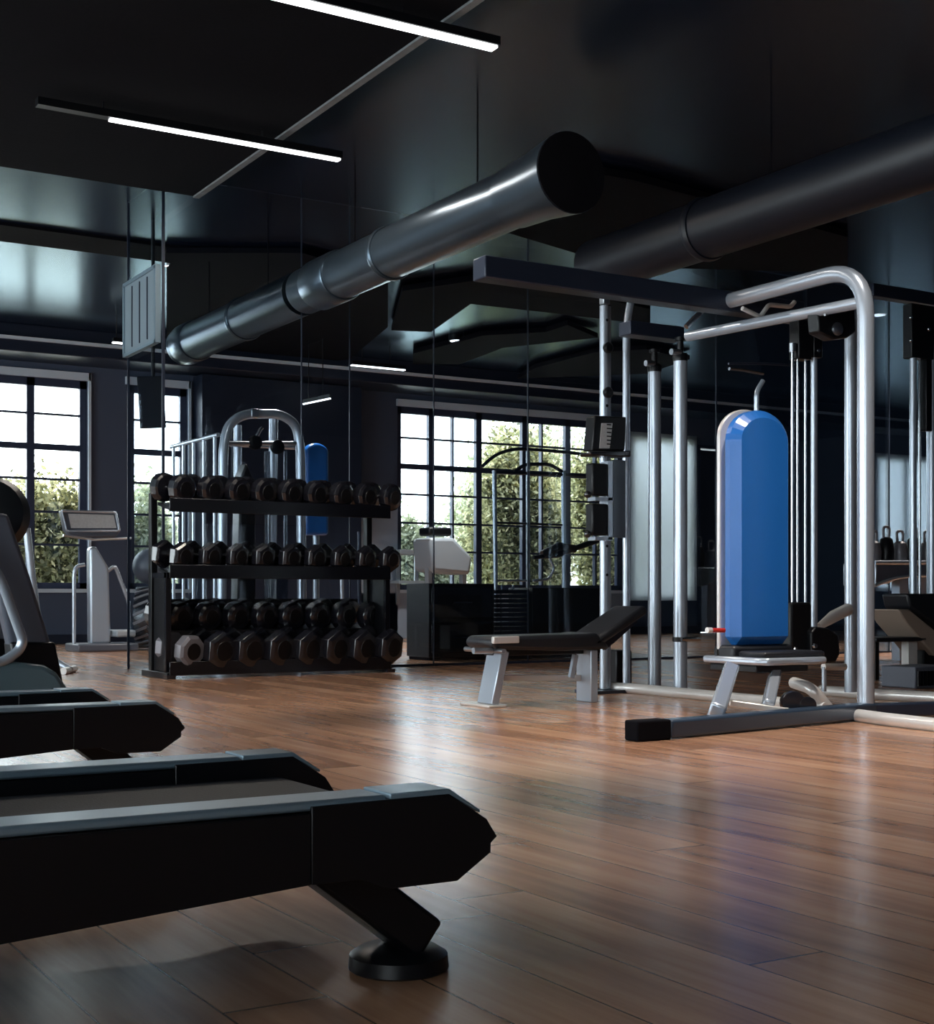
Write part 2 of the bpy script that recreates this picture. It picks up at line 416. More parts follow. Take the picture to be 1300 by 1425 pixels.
# round ducts
def duct(name, u, z, r, va, vb, label, collars, dm='duct'):
    t = thing(name, label, 'air duct', (u, (va+vb)/2, z))
    build('pipe', M().tube([(u, va, z), (u, vb, z)], r, 36), MT[dm], t)
    for c0, c1, rr in collars:
        build('collar', M().lathe([(0, r+.002), (0, rr), (.02, rr+.008), (c1-c0-.02, rr+.008), (c1-c0, rr), (c1-c0, r+.002)], (u, c0, z), (0,1,0), 36), MT[dm], t)
    for k in range(2):
        v = va + (vb-va)*(.25+.5*k)
        build('hanger', M().tube([(u, v, z+r-.01), (u, v, ZC)], .006, 6), MT['matte'], t)
    return t
du, dz = 4.93, 3.20
tdc = duct('air_duct', du, dz, .19, 7.15, 10.86, 'dark steel round air duct under the ceiling, flared at its near end', [(10.15, 10.6, .2), (9.3, 9.36, .197)])
build('elbow', M().lathe([(0, .20), (.30, .215), (.60, .25), (.61, .25), (.61, .247)], (du, 7.6, dz), (0,-1,0), 36), MT['duct'], tdc)
build('end_damper', M().lathe([(0, .247), (.012, .247)], (du, 6.99, dz), (0,-1,0), 36), MT['matte'], tdc)  # black disc stands in for the dark inside of the open end
duct('air_duct', du, dz, .19, 10.94, 13.9, 'farther run of round air duct continuing behind the glass wall', [(13.5, 13.8, .2), (12.2, 12.26, .197)])
d2 = at(1300, 165, z=3.45); 
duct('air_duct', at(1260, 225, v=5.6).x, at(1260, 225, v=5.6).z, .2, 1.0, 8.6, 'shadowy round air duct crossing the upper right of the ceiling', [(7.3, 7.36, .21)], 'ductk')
# black sheets added to carve dark shapes into the ceiling reflections
def raft(name, pts, z, th, label, m='matte', v=None):
    P = [at(x, y, z=z) for x, y in pts]
    mb = M().prism([(p.x, p.y) for p in P], 'z', z, z+th)
    return tag(build(name, mb, MT[m]), label, 'ceiling raft', 'angular black ceiling rafts')
raft('ceiling_raft', [(560, 405), (700, 385), (905, 430), (905, 452), (780, 437), (655, 423), (600, 462), (545, 460)], 3.9, .06, 'angular black ceiling raft nearest the round duct')
raft('ceiling_raft', [(575, 492), (672, 467), (760, 462), (790, 452), (832, 470), (700, 484), (640, 507), (575, 507)], 3.9, .06, 'long thin angular black ceiling raft in the middle of the bright ceiling patch')
raft('ceiling_raft', [(745, 512), (830, 490), (900, 486), (960, 500), (900, 520), (720, 527)], 3.9, .06, 'small black ceiling raft closest to the window wall')
raft('ceiling_raft', [(790, 235), (880, 250), (1180, 330), (1180, 380), (900, 372), (800, 352), (700, 322), (790, 300)], 3.9, .06, 'large black ceiling raft above the cable machine')
raft('ceiling_raft', [(232, 352), (420, 352), (540, 385), (540, 455), (486, 500), (300, 520), (232, 520)], 3.92, .05, 'wide black ceiling raft over the dumbbell rack')

# ------------------------------------------------------------------ mirror wall, built as clear glass with its reflections modelled behind
GV, GU = 10.9, Uv(228, 10.9)
seams = [GU] + [Uv(x, GV) for x in (420, 487, 604, 735, 876, 997)]
seams += [seams[-1] + 1.25*k for k in (1, 2, 3)]
ords = ['first', 'second', 'third', 'fourth', 'fifth', 'sixth', 'seventh', 'eighth', 'ninth', 'tenth', 'eleventh', 'twelfth', 'thirteenth']
for i in range(len(seams)-1):
    a, b = seams[i], seams[i+1]
    g = thing('glass_panel', ['wide dark tinted glass panel behind the left half of the dumbbell rack', 'narrow tinted glass panel beside the arched gym frame', 'tinted glass panel right of the rack before the grey wall', 'tinted glass panel before the left half of the large window', 'tinted glass panel before the right half of the large window', 'tinted glass panel behind the paired cable posts', 'tinted glass panel behind the blue pad', 'tinted glass panel behind the tall silver arch upright', 'tinted glass panel at the right picture edge'][i], 'glass panel', (a, GV, 0), 'glass wall panels')
    build('pane', M().box((a+.004, GV-.006, .0), (b-.004, GV+.006, ZC-.005)), MT['glass'], g)
    build('edge_strip', M().box((b-.006, GV-.008, .0), (b+.002, GV+.008, ZC-.005)), MT['navy'], g)
    build('base_channel', M().box((a, GV-.02, .0), (b-.008, GV+.02, .02)), MT['navy'], g)
g = thing('glass_panel', 'narrow side glass panel at the left end of the glass wall', 'glass panel', (GU, GV, 0), 'glass wall panels')
build('pane', M().box((GU-.012, GV+.01, .0), (GU, 11.8, ZC-.005)), MT['side'], g)
build('edge_strip', M().box((GU-.016, GV-.01, 0), (GU+.006, GV+.009, ZC-.005)).box((GU-.016, 11.8, 0), (GU+.004, 11.812, ZC-.005)), MT['navy'], g)
# pale slatted grille on the side panel
vg = thing('wall_grille', 'pale blue-grey slatted ventilation grille high at the left end of the glass wall', 'grille', (GU-.03, 11.3, 2.67))
zt = 3.28
build('face', M().box((GU-.05, GV+.03, 2.68), (GU-.02, 11.79, zt)), mat('pale_blue_grille', (.20,.26,.30), .5), vg)
build('frame', M().box((GU-.062, GV+.03, 2.66), (GU-.018, 11.79, 2.69)).box((GU-.062, GV+.03, zt-.02), (GU-.018, 11.79, zt+.01)).box((GU-.062, GV+.02, 2.66), (GU-.018, GV+.06, zt)).box((GU-.062, 11.76, 2.66), (GU-.018, 11.795, zt)), MT['deckrail'], vg)
for k in range(3):
    v = 11.15 + .2*k; build('slat', M().box((GU-.058, v, 2.72), (GU-.05, v+.012, zt-.05)), MT['navy'], vg)
# tv
tv = thing('wall_television', 'black television tilted on a bracket at the left edge of the glass wall', 'television', tuple(at(210, 560, v=12.2)))
c = at(211, 560, v=12.2)
build('casing', M().obox(c, (.32,.95,0), (.95,-.32,.06), (-.06,.0,1), (.03, .115, .23)), MT['blackg'], tv, bevel=.008)
build('bracket', M().tube([c + Vector((.02,.02,.1)), c + Vector((.03,.05,.4)), (c.x+.03, c.y+.05, ZC)], .018, 8), MT['black'], tv)

# dark wall return left of the large window, beyond the glass
struct('trim_5', M().box((6.70, V1-.35, 0), (Uv(488, V1), V1-.002, 3.64)), MT['navy'])

# ------------------------------------------------------------------ treadmills
def treadmill(v1, v2, ue, label, front_leg=True, length=2.0):
    t = thing('treadmill', label, 'treadmill', (ue-.6, (v1+v2)/2, 0), 'treadmills in a row')
    zt, zb = .305, .165
    hexp = [(ue-.33, zt-.002), (ue-.09, zt), (ue-.02, zt-.045), (ue, zt-.075), (ue-.012, zt-.085), (ue-.012, zt-.10), (ue-.075, zb), (ue-.20, zb), (ue-.25, zb+.02), (ue-.33, zb+.02)]
    for k, (a, b) in enumerate(((v1, v1+.10), (v2-.10, v2))):
        s = M().prism([(ue-length, zt-.012), (ue-.331, zt-.012), (ue-.331, zb+.020), (ue-1.05, zb-.03), (ue-1.2, zb-.09), (ue-length, zb-.11)], 'v', a, b)
        build('side_frame', s, MT['black'], t, bevel=.0015)
        build('end_cap', M().prism(hexp, 'v', a-.001, b+.001), MT['black'], t, bevel=.0015)
        build('side_rail', M().box((ue-length, a+.004, zt-.010), (ue-.20, b-.006, zt+.006)), MT['deckrail'], t, bevel=.005)
        build('rail_cap', M().prism([(ue-.195, zt-.002), (ue-.09, zt-.002), (ue-.03, zt-.035), (ue-.03, zt-.030), (ue-.088, zt+.008), (ue-.195, zt+.008)], 'v', a+.002, b-.004), MT['deckrail'], t, bevel=.003)
    # belt wraps over a roller at the tail
    zb2 = zt-.035; r = .035
    prof = [(ue-length+.05, zb2)] + [(ue-.10-r + r*math.sin(a), zb2-r + r*math.cos(a)) for a in [math.pi*k/10 for k in range(11)]] + [(ue-length+.05, zb2-2*r)]
    build('running_belt', M().prism(prof, 'v', v1+.125, v2-.125), MT['belt'], t)
    build('deck_base', M().prism([(ue-length, zb2-.072), (ue-.2, zb2-.072), (ue-.3, zb+.01), (ue-length, zb+.01)], 'v', v1+.101, v2-.101), MT['black'], t)
    for v in (v1+.13,):
        lg = build('leg', M().bar((ue-.285, v, zb+.05), (ue-.075, v, .050), .095, .075), MT['black'], t, bevel=.008)
        build('leg_cover', M().bar((ue-.26, v-.012, zb+.040), (ue-.09, v-.012, .066), .065, .066), MT['blackg'], lg, bevel=.006)
        build('foot', M().lathe([(0, .078), (.004, .084), (.026, .082), (.036, .066)], (ue-.112, v, 0), (0,0,1), 28), MT['black'], lg)
    # motor hood, uprights, console (mostly out of the picture to the left)
    u0 = ue-length
    build('motor_hood', M().prism([(u0-.02, .06), (u0+.42, .20), (u0+.42, .33), (u0+.36, .36), (u0+.05, .40), (u0-.10, .33), (u0-.14, .12)], 'v', v1+.05, v2-.05), MT['hood'], t, bevel=.03, seg=3)
    for v in (v1+.05, v2-.05):
        build('upright', M().bar((u0+.18, v, .25), (u0-.02, v, 1.25), .05, .11, up=(1,0,0)), MT['shell'], t, bevel=.012)
        build('handrail', M().tube([(u0+.02, v, 1.02), (u0+.45, v, 1.0), (u0+.55, v, .9)], .02, fillet=.08), MT['silver'], t)
    cs = build('console', M().obox((u0-.06, (v1+v2)/2, 1.32), (.45,0,.9), (0,1,0), (-.9,0,.45), (.2, (v2-v1)/2-.02, .03)), MT['black'], t, bevel=.02)
    build('screen', M().obox((u0-.03, (v1+v2)/2, 1.335), (.45,0,.9), (0,1,0), (-.9,0,.45), (.13, .2, .012)), MT['screen'], cs)
    return t
treadmill(1.93, 2.64, 1.215, 'nearest black treadmill with blue-grey side rails, large in the lower left')
treadmill(3.99, 4.74, 1.42, 'second black treadmill, just behind the nearest one')

# third treadmill, facing the other way: hood and slate upright at the left edge
t = thing('treadmill', 'third treadmill at the left edge with teal-grey hood and slanting slate upright', 'treadmill', (1.3, 5.6, 0), 'treadmills in a row')
va, vb = 5.25, 5.95
build('deck', M().prism([(-.6, .12), (1.25, .16), (1.25, .26), (-.55, .26)], 'v', va, vb), MT['black'], t, bevel=.01)
hp = [(at(px, py, v=va)) for px, py in ((-60, 1000), (92, 995), (94, 956), (80, 936), (62, 925), (20, 921), (-60, 922))]
build('motor_hood', M().prism([(p.x, p.z) for p in hp], 'v', va, vb), MT['hood'], t, bevel=.02, seg=3)
cu = [at(px, py, v=va+.1) for px, py in ((20, 940), (79, 940), (66, 890), (38, 800), (8, 715), (-30, 715))]
for k, v in enumerate((va+.06, vb-.14)):
    up = build('upright', M().prism([(p.x, p.z) for p in cu], 'v', v, v+.09), MT['shell'], t, bevel=.015)
    build('boot', M().prism([(p.x, p.z) for p in [at(px, py, v=va+.1) for px, py in ((16, 952), (84, 952), (72, 893), (10, 893))]], 'v', v-.012, v+.102), MT['black'], up, bevel=.01)
    hr = [at(px, py, v=va-.02) for px, py in ((-40, 745), (2, 800), (35, 892), (30, 905), (8, 922), (-60, 930))]
    build('handrail', M().tube([Vector((p.x, v-.05, p.z)) for p in hr], .019, fillet=.05), MT['silver'], t)
c = at(-4, 720, v=va+.35)
cs = build('console', M().lathe([(0, .06), (.01, .13), (.05, .15), (.10, .13), (.12, .05)], c + Vector((-.02, 0, 0)), (-.35, -.94, .1), 28), MT['black'], t)
pole = build('console_mount', M().bar(c + Vector((0,.06,-.02)), at(-10, 800, v=va+.35), .08, .05, up=(1,0,0)), MT['shell'], t)

# silver bar of a farther machine crossing behind it
t = thing('exercise_bike', 'silver-framed exercise bike half hidden behind the third treadmill', 'exercise bike', tuple(at(60, 893, v=11.5, ).to_tuple()[:2]) + (0,))
fb = 11.6
def PT(px, py, v): return at(px, py, v=v)
def floorpt(px, v, z=0.0):
    p = at(px, 830, v=v); return Vector((p.x, p.y, z))
build('front_post', M().tube([PT(37, 735, fb), PT(44, 800, fb), PT(52, 860, fb), floorpt(66, fb, .16)], .032, fillet=.1), MT['silver'], t)
build('base_bar', M().tube([floorpt(40, fb, .14), floorpt(66, fb, .13), floorpt(98, fb-.3, .03)], .026, fillet=.05), MT['silver'], t)
build('foot', M().tube([floorpt(88, fb-.45, .028), floorpt(104, fb-.1, .028)], .028), MT['cream'], t)
build('rear_post', M().tube([floorpt(10, fb, .05), PT(14, 810, fb)], .028), MT['silver'], t)
build('saddle', M().sphere(PT(14, 806, fb), .1, sq=(1.3,.8,.4)), MT['black'], t)
build('handlebar', M().tube([PT(37, 735, fb), PT(28, 728, fb), PT(20, 735, fb-.1)], .016, fillet=.03), MT['black'], t)
build('body', M().prism([(floorpt(12, fb).x, .16), (floorpt(60, fb).x, .16), (floorpt(52, fb).x, .42), (floorpt(20, fb).x, .36)], 'v', fb-.05, fb+.06), MT['shell'], t, bevel=.02)

# upright climber / cross trainer with a big tilted console
ev = 15.8
t = thing('cross_trainer', 'silver cross trainer with a large tilted console by the left window', 'cross trainer', tuple(floorpt(140, ev)))
cp = [PT(84, 710, ev), PT(162, 712, ev), PT(168, 738, ev), PT(160, 748, ev), PT(98, 748, ev), PT(90, 738, ev)]
cs = build('console', M().prism([(p.x, p.z) for p in cp], 'v', ev-.02, ev+.10), MT['shell'], t, bevel=.02)
sp = [PT(94, 715, ev), PT(157, 717, ev), PT(161, 735, ev), PT(98, 735, ev)]
build('screen', M().prism([(p.x, p.z) for p in sp], 'v', ev-.032, ev-.018), MT['label'], cs)
rm = M(); q = [PT(x, y, ev-.035) for x, y in ((86, 711), (161, 713), (166, 739), (93, 739), (86, 711))]; rm.tube(q, .014, 8, fillet=.03)
build('rim', rm, MT['silver'], cs)
build('shelf', M().tube([PT(88, 745, ev-.1), PT(130, 751, ev-.1), PT(182, 749, ev-.1)], .03, 10, flat=.5), MT['steel'], t)
colp = [floorpt(124, ev, .08), PT(123, 762, ev), PT(132, 760, ev), PT(150, 790, ev), floorpt(153, ev, .08)]
build('column', M().prism([(p.x, p.z) for p in colp], 'v', ev-.06, ev+.1), MT['silver'], t, bevel=.03, seg=3)
build('handle', M().tube([floorpt(103, ev, .05), PT(103, 800, ev), PT(106, 788, ev), PT(118, 786, ev)], .022, fillet=.06), MT['silver'], t)
build('handle', M().tube([PT(150, 795, ev), PT(160, 787, ev), PT(180, 840, ev), floorpt(181, ev, .25)], .022, fillet=.08), MT['silver'], t)
build('base', M().box((floorpt(100, ev).x, ev-.25, .0), (floorpt(184, ev).x, ev+.3, .09)), MT['shell'], t, bevel=.02)
build('pedal', M().box((floorpt(155, ev).x, ev-.2, .16), (floorpt(182, ev).x, ev+.1, .24)), MT['white'], t, bevel=.02)

# tyre and exercise ball
tv_ = 15.9
c = floorpt(212, tv_); R = .37
ty = thing('tractor_tyre', 'big black tractor tyre with diagonal tread seen through the side glass', 'tyre', tuple(c))
cc = Vector((c.x, c.y, R+.01))
axd = Vector((.90,-.43,0)).normalized()
build('carcass', M().lathe([(-.17, .18), (-.19, .26), (-.17, .33), (-.10, .35), (.10, .35), (.17, .33), (.19, .26), (.17, .18), (.0, .15)], cc, axd, 40), MT['rubber'], ty)
tr = M()
for k in range(22):
    a = 2*math.pi*k/22
    for s in (-1, 1):
        x = axd.cross(Vector((0,0,1))).normalized(); y = axd.cross(x)
        rr = lambda b: (x*math.cos(b) + y*math.sin(b))
        p0 = cc + axd*.01*s + rr(a)*.345; p1 = cc + axd*.17*s + rr(a+.22)*.34
        tr.bar(p0, p1, .03, .04, up=rr(a+.1))
build('tread', tr, MT['greyhead'], ty)
bl = build('exercise_ball', M().sphere((c.x-.02, c.y, 2*R+.23), .21, 28, 18), MT['shell'])
tag(bl, 'grey exercise ball resting on top of the tractor tyre', 'ball')

# ------------------------------------------------------------------ dumbbell rack
RV0, RV1 = 10.14, 10.74
RU0, RU1 = Uv(232, RV0), Uv(546, RV0)
rk = thing('dumbbell_rack', 'black four-row dumbbell rack standing against the glass wall', 'rack', ((RU0+RU1)/2, 10.4, 0))
tiers = [(1.30, .10, 'top'), (.80, .12, 'middle'), (.34, .22, 'lower'), (.07, .0, 'bottom')]
for z, back, nm in tiers:
    v0 = RV0 + (.0 if nm != 'lower' else .26)
    w = .30
    sh = build('shelf', M().prism([(v0, z-.035), (v0, z+.02), (v0+.012, z+.02), (v0+.014, z-.01), (v0+w, z+.045), (v0+w, z+.02), (v0+.02, z-.035)], 'u', RU0+.03, RU1-.03), MT['black'], rk)
    build('front_lip', M().box((RU0+.02, v0-.012, z-.045), (RU1-.02, v0, z+(.06 if nm != 'lower' else .012))), MT['blackg'], rk, bevel=.004)
for u in (RU0, RU1-.05):
    sd = build('side_frame', M().box((u, RV0+.36, .05), (u+.05, RV0+.43, 1.42)).box((u, RV0, 0), (u+.05, RV1, .05)).box((u+.02, RV0+.05, .05), (u+.03, RV0+.36, .78)), MT['black'], rk, bevel=.005)
    build('brace', M().box((u+.005, RV0+.02, .76), (u+.045, RV1-.15, .80)).box((u+.005, RV0+.03, .03), (u+.045, RV0+.07, .8)), MT['blackg'], rk)
    build('foot', M().box((u-.01, RV0-.03, .0), (u+.06, RV0+.06, .03)), MT['rubber'], rk)
build('back_rail', M().box((RU0+.05, RV1-.07, .55), (RU1-.05, RV1-.04, .60)), MT['black'], rk)

def make_dumbbell(r, n, L, hl, hm='rubber', ph=0.0, name='dumbbell'):
    t = thing(name, 'x', 'dumbbell', (0,0,0))
    for s in (-1, 1):
        hd = build('head', M().lathe([(hl/2, r*.55), (hl/2+.006, r*.86), (hl/2+.02, r), (L/2-.022, r), (L/2-.004, r*.82), (L/2, r*.6)], (0,0,0), (0, s, 0), n, ph), MT[hm], t, bevel=.004, sharp=20)
        build('end_plate', M().lathe([(L/2-.001, r*.52), (L/2+.003, r*.50)], (0,0,0), (0,s,0), 20), MT['black'], hd)
    build('handle', M().lathe([(-hl/2-.01, .015), (-hl/4, .017), (0, .019), (hl/4, .017), (hl/2+.01, .015)], (0,0,0), (0,1,0), 14), MT['chrome'], t)
    return t
ROUND = make_dumbbell(.112, 12, .32, .11)
SMALL = make_dumbbell(.110, 6, .30, .11, ph=math.pi/6)
BIG = make_dumbbell(.118, 12, .36, .12)
HEX = make_dumbbell(.148, 6, .36, .12, ph=math.pi/6)
GREY = make_dumbbell(.125, 8, .34, .12, hm='greyhead', ph=math.pi/8)
used = set()
def put(proto, loc, rz, tilt, label, group):
    rot = (tilt, random.uniform(-.5, .5)*0, rz)
    if proto.name not in used:
        used.add(proto.name); proto.location = loc; proto.rotation_euler = rot; proto['label'] = label; proto['group'] = group
        return proto
    return dup(proto, loc, rot, label, group)
NO = ['first', 'second', 'third', 'fourth', 'fifth', 'sixth', 'seventh', 'eighth', 'ninth', 'tenth', 'eleventh', 'twelfth']
def row(n, proto, z, v, r, nm, what, u0=None, u1=None, first=None, yaw=.0):
    u0 = RU0+.10 if u0 is None else u0; u1 = RU1-.10 if u1 is None else u1
    for i in range(n):
        u = u0 + (u1-u0)*i/(n-1)
        p = first if (first is not None and i == 0) else proto
        lab = '%s, %s from the left on the %s row of the rack' % ('grey faceted dumbbell' if p is GREY else what, NO[i], nm)
        put(p, (u, v, z), yaw + random.uniform(-.05, .05), math.radians(6), lab, 'dumbbells on the %s row' % nm)
row(9, ROUND, 1.30+.145, RV0+.155, .085, 'top', 'round-headed black dumbbell', yaw=.38, u1=RU1-.03)
row(9, SMALL, .80+.135, RV0+.155, .078, 'middle', 'hexagonal black dumbbell', yaw=.38, u1=RU1-.03)
row(8, BIG, .34+.135, RV0+.42, .118, 'lower', 'large black dumbbell', u0=RU0+.16, u1=RU1-.10, yaw=.35)
row(8, HEX, .07+.15, RV0+.14, .135, 'bottom', 'heavy hexagonal black dumbbell', u0=RU0+.15, u1=RU1-.06, first=GREY, yaw=.35)

# ------------------------------------------------------------------ arched gym beyond the rack
av = 13.0
def A(px, py, v=av): return at(px, py, v=v)
t = thing('multi_gym', 'silver arched multi gym seen through the glass above the dumbbell rack', 'multi gym', tuple(floorpt(362, av)))
build('arch_frame', M().tube([floorpt(308, av, .03), A(311, 620), A(318, 590), A(340, 576), A(390, 576), A(412, 590), A(418, 620), floorpt(421, av, .03)], .048, 18, fillet=.14), MT['silver'], t)
build('arch_clamp', M().box((A(347,570).x, av-.06, A(347,581).z), (A(358,570).x, av+.06, A(347,569).z)), MT['steel'], t, bevel=.01)
build('centre_post', M().tube([A(381, 576, av+.3), floorpt(377, av+.3, .02)], .045, 16), MT['silver'], t)
build('centre_post', M().tube([A(331, 592, av+.4), floorpt(331, av+.4, .02)], .04, 16), MT['silver'], t)
build('cross_bar', M().tube([A(316, 617), A(420, 617)], .022), MT['steel'], t)
build('cross_bar', M().tube([A(316, 617, av+.35), A(412, 622, av+.35)], .03), MT['silver'], t)
build('pulley', M().lathe([(-.03, .05), (-.02, .07), (0, .055), (.02, .07), (.03, .05)], A(355, 616), (0,1,0)), MT['black'], t)
build('pulley', M().lathe([(-.03, .05), (-.02, .07), (0, .055), (.02, .07), (.03, .05)], A(386, 622), (0,1,0)), MT['black'], t)
build('press_arm', M().tube([A(355, 612), A(362, 598), A(365, 595)], .018), MT['chrome'], t)
build('weight_shroud', M().prism([(A(335,650).x, .2), (A(362,650).x, .2), (A(362,650).x, 1.75), (A(349,650).x, 1.95), (A(340,650).x, 1.8)], 'v', av+.1, av+.3), MT['black'], t, bevel=.02)
for px in (369, 372, 375, 396, 399): build('guide_rod', M().tube([A(px, 628, av+.2), floorpt(px, av+.2, .05)], .010, 8), MT['chrome'], t)
build('weight_stack', M().box((A(386,650).x, av+.02, .1), (A(402,650).x, av+.2, .95)), MT['navy'], t)
build('floor_base', M().box((A(308,650).x-.05, av-.1, 0), (A(421,650).x+.05, av+.5, .05)), MT['silver'], t, bevel=.01)
# rail frame left of it
rl = thing('barre_rail', 'silver guard rail of upright bars left of the arched gym', 'guard rail', tuple(floorpt(270, av)))
ra, rb = A(238, 622, av+1.3), A(304, 605, av)
build('top_rail', M().tube([ra, rb], .022), MT['silver'], rl)
for k, px in enumerate((245, 257, 268, 277, 288)):
    f_ = k/4.6 + .06; p = ra.lerp(rb, f_); build('upright_bar', M().tube([p, (p.x, p.y, 0)], .017, 10), MT['silver'], rl)
# blue pad beyond
bp = thing('boxing_pad', 'small rounded blue pad seen beyond the glass right of the arched gym', 'pad', tuple(floorpt(438, 13.4)))
def pill(pxa, pxb, pyt, pyb, v, th, mb=None, n=14):
    a, b = at(pxa, pyb, v=v), at(pxb, pyb, v=v); zt = at((pxa+pxb)/2, pyt, v=v).z; r = (b.x-a.x)/2
    poly = [(a.x, a.z), (b.x, b.z)]
    for k in range(n+1):
        an = math.pi*k/n; poly.append((a.x + r + r*math.cos(an), zt - r*.75 + r*.75*math.sin(an)))
    return (mb or M()).prism(poly, 'v', v-th/2, v+th/2)
build('cushion', pill(423, 455, 617, 745, 13.4, .12), MT['vinyl'], bp, bevel=.035, seg=3)
build('post', M().tube([at(440, 650, v=13.5), floorpt(440, 13.5)], .035), MT['silver'], bp)
build('foot_plate', M().box((at(428,800,v=13.5).x, 13.3, 0), (at(452,800,v=13.5).x, 13.7, .03)), MT['black'], bp)
# posts and pale blocks seen between the shelves
t = thing('cable_tower', 'slim silver cable tower behind the rack, between the arched gym and blue pad', 'cable tower', tuple(floorpt(495, 14.2)))
build('post', M().tube([floorpt(478, 14.2, .02), A(475, 775, 14.2)], .022), MT['silver'], t)
build('post', M().tube([floorpt(500, 14.2, .02), A(500, 740, 14.2)], .022), MT['navy'], t)
build('bar', M().tube([A(474, 775, 14.2), A(502, 775, 14.2)], .022), MT['navy'], t)
build('base', M().box((floorpt(470, 14.2).x, 14.0, 0), (floorpt(506, 14.2).x, 14.4, .04)), MT['navy'], t)

# ------------------------------------------------------------------ black cabinets and plate stack behind the glass
gv = 11.75
cb = thing('equipment_cabinet', 'waist-high black equipment cabinet behind the glass below the large window', 'cabinet', tuple(floorpt(645, gv)))
build('body', M().box((Uv(597, gv), gv, .03), (Uv(688, gv), gv+.45, Zv(640, 812, gv))), MT['black'], cb, bevel=.006)
build('plinth', M().box((Uv(599, gv), gv+.02, 0), (Uv(686, gv), gv+.43, .03)), MT['matte'], cb)
for k in range(2):
    dd = build('drawer', M().box((Uv(600, gv), gv-.012, .07+.34*k), (Uv(685, gv), gv, .37+.34*k)), MT['blackg'], cb, bevel=.004)
    build('handle', M().tube([(Uv(630, gv), gv-.03, .22+.34*k), (Uv(655, gv), gv-.03, .22+.34*k)], .006, 8), MT['navy'], dd)
ws = thing('weight_stack_machine', 'dark weight stack of ribbed plates behind the glass left of the bench', 'weight machine', tuple(floorpt(760, gv)))
build('cabinet', M().box((Uv(741, gv), gv, 0), (Uv(845, gv), gv+.45, Zv(760, 818, gv))), MT['black'], ws, bevel=.006)
for k in range(14):
    z = .05 + k*.046; build('weight_plate', M().box((Uv(692, gv), gv+.02, z), (Uv(738, gv), gv+.25, z+.038)), MT['navy'], ws, bevel=.004)
build('base', M().box((Uv(690, gv), gv, 0), (Uv(740, gv), gv+.3, .048)), MT['black'], ws)
for px in (707, 724): build('guide_rod', M().tube([(Uv(px, gv), gv+.13, .05), (Uv(px, gv), gv+.13, Zv(715, 814, gv))], .012, 8), MT['chrome'], ws)
# arched trainer frame in front of window
fv = 12.5
ft = thing('functional_trainer', 'tall silver trainer frame with dark arched bars before the large window', 'trainer', tuple(floorpt(745, fv)))
def Fq(px, py, v=fv): return at(px, py, v=v)
build('post', M().tube([floorpt(691, fv, .02), Fq(688, 655)], .024), MT['silver'], ft)
build('post', M().tube([floorpt(735, fv, .02), Fq(735, 628)], .022), MT['silver'], ft)
build('post', M().tube([floorpt(786, fv, .02), Fq(784, 655)], .026), MT['silver'], ft)
build('arch_bar', M().tube([Fq(670, 650), Fq(690, 632), Fq(718, 624), Fq(775, 628), Fq(830, 634)], .018, fillet=.12), MT['navy'], ft)
build('arch_bar', M().tube([Fq(716, 657), Fq(730, 646), Fq(765, 646), Fq(785, 658)], .020, fillet=.08), MT['navy'], ft)
build('cross_bar', M().tube([Fq(688, 657), Fq(825, 662)], .018), MT['navy'], ft)
build('cross_bar', M().tube([Fq(688, 727), Fq(790, 731)], .012), MT['navy'], ft)
build('press_arm', M().tube([Fq(742, 776), Fq(775, 772), Fq(832, 752)], [.02,.035,.03]), MT['black'], ft)
build('arm_pad', M().tube([Fq(755, 772), Fq(778, 760), Fq(800, 764)], .045), MT['black'], ft)
build('curved_leg', M().tube([Fq(742, 808), Fq(765, 806), Fq(772, 790), Fq(765, 778)], .014, fillet=.08), MT['silver'], ft)
build('cross_bar', M().tube([Fq(691, 808), Fq(735, 808)], .012), MT['silver'], ft)
build('base', M().box((floorpt(688, fv).x, fv-.05, 0), (floorpt(790, fv).x, fv+.3, .04)), MT['navy'], ft)
# pale treadmill console and terrace table by the window
pv = 16.2
pt = thing('treadmill', 'pale grey treadmill with dark console standing by the large window', 'treadmill', tuple(floorpt(612, pv)))
q = [PT(x, y, pv) for x, y in ((598, 748), (632, 748), (658, 775), (655, 800), (602, 795))]
build('body_shell', M().prism([(p.x, p.z) for p in q], 'v', pv, pv+.5), MT['white'], pt, bevel=.05, seg=3)
build('console', M().box((PT(600,740,pv).x, pv+.05, PT(600,745,pv).z), (PT(632,740,pv).x, pv+.35, PT(600,733,pv).z)), MT['black'], pt, bevel=.03)
build('console_rim', M().box((PT(598,740,pv).x, pv+.02, PT(600,753,pv).z), (PT(634,740,pv).x, pv+.4, PT(600,748,pv).z)), MT['white'], pt, bevel=.02)
for px in (604, 652): build('upright', M().box((PT(px-3,740,pv).x, pv+.1, .1), (PT(px+3,740,pv).x, pv+.2, PT(600,790,pv).z)), MT['white'], pt, bevel=.01)
build('deck', M().box((PT(600,740,pv).x, pv-.6, .0), (PT(656,740,pv).x, pv+.6, .16)), MT['shell'], pt, bevel=.03)
tb = thing('wall_shelf', 'pale shelf unit fixed in front of the lower left of the large window', 'shelf', tuple(floorpt(580, 17.6)))
bv = V1-.42
build('top', M().box((PT(557,765,bv).x, bv, PT(580,772,bv).z), (PT(600,765,bv).x, bv+.4, PT(580,765,bv).z)), MT['white'], tb, bevel=.01)
for px in (570, 596): build('leg', M().box((PT(px-3,800,bv).x, bv+.34, .5), (PT(px+2,800,bv).x, V1-.052, PT(580,770,bv).z)), MT['white'], tb)
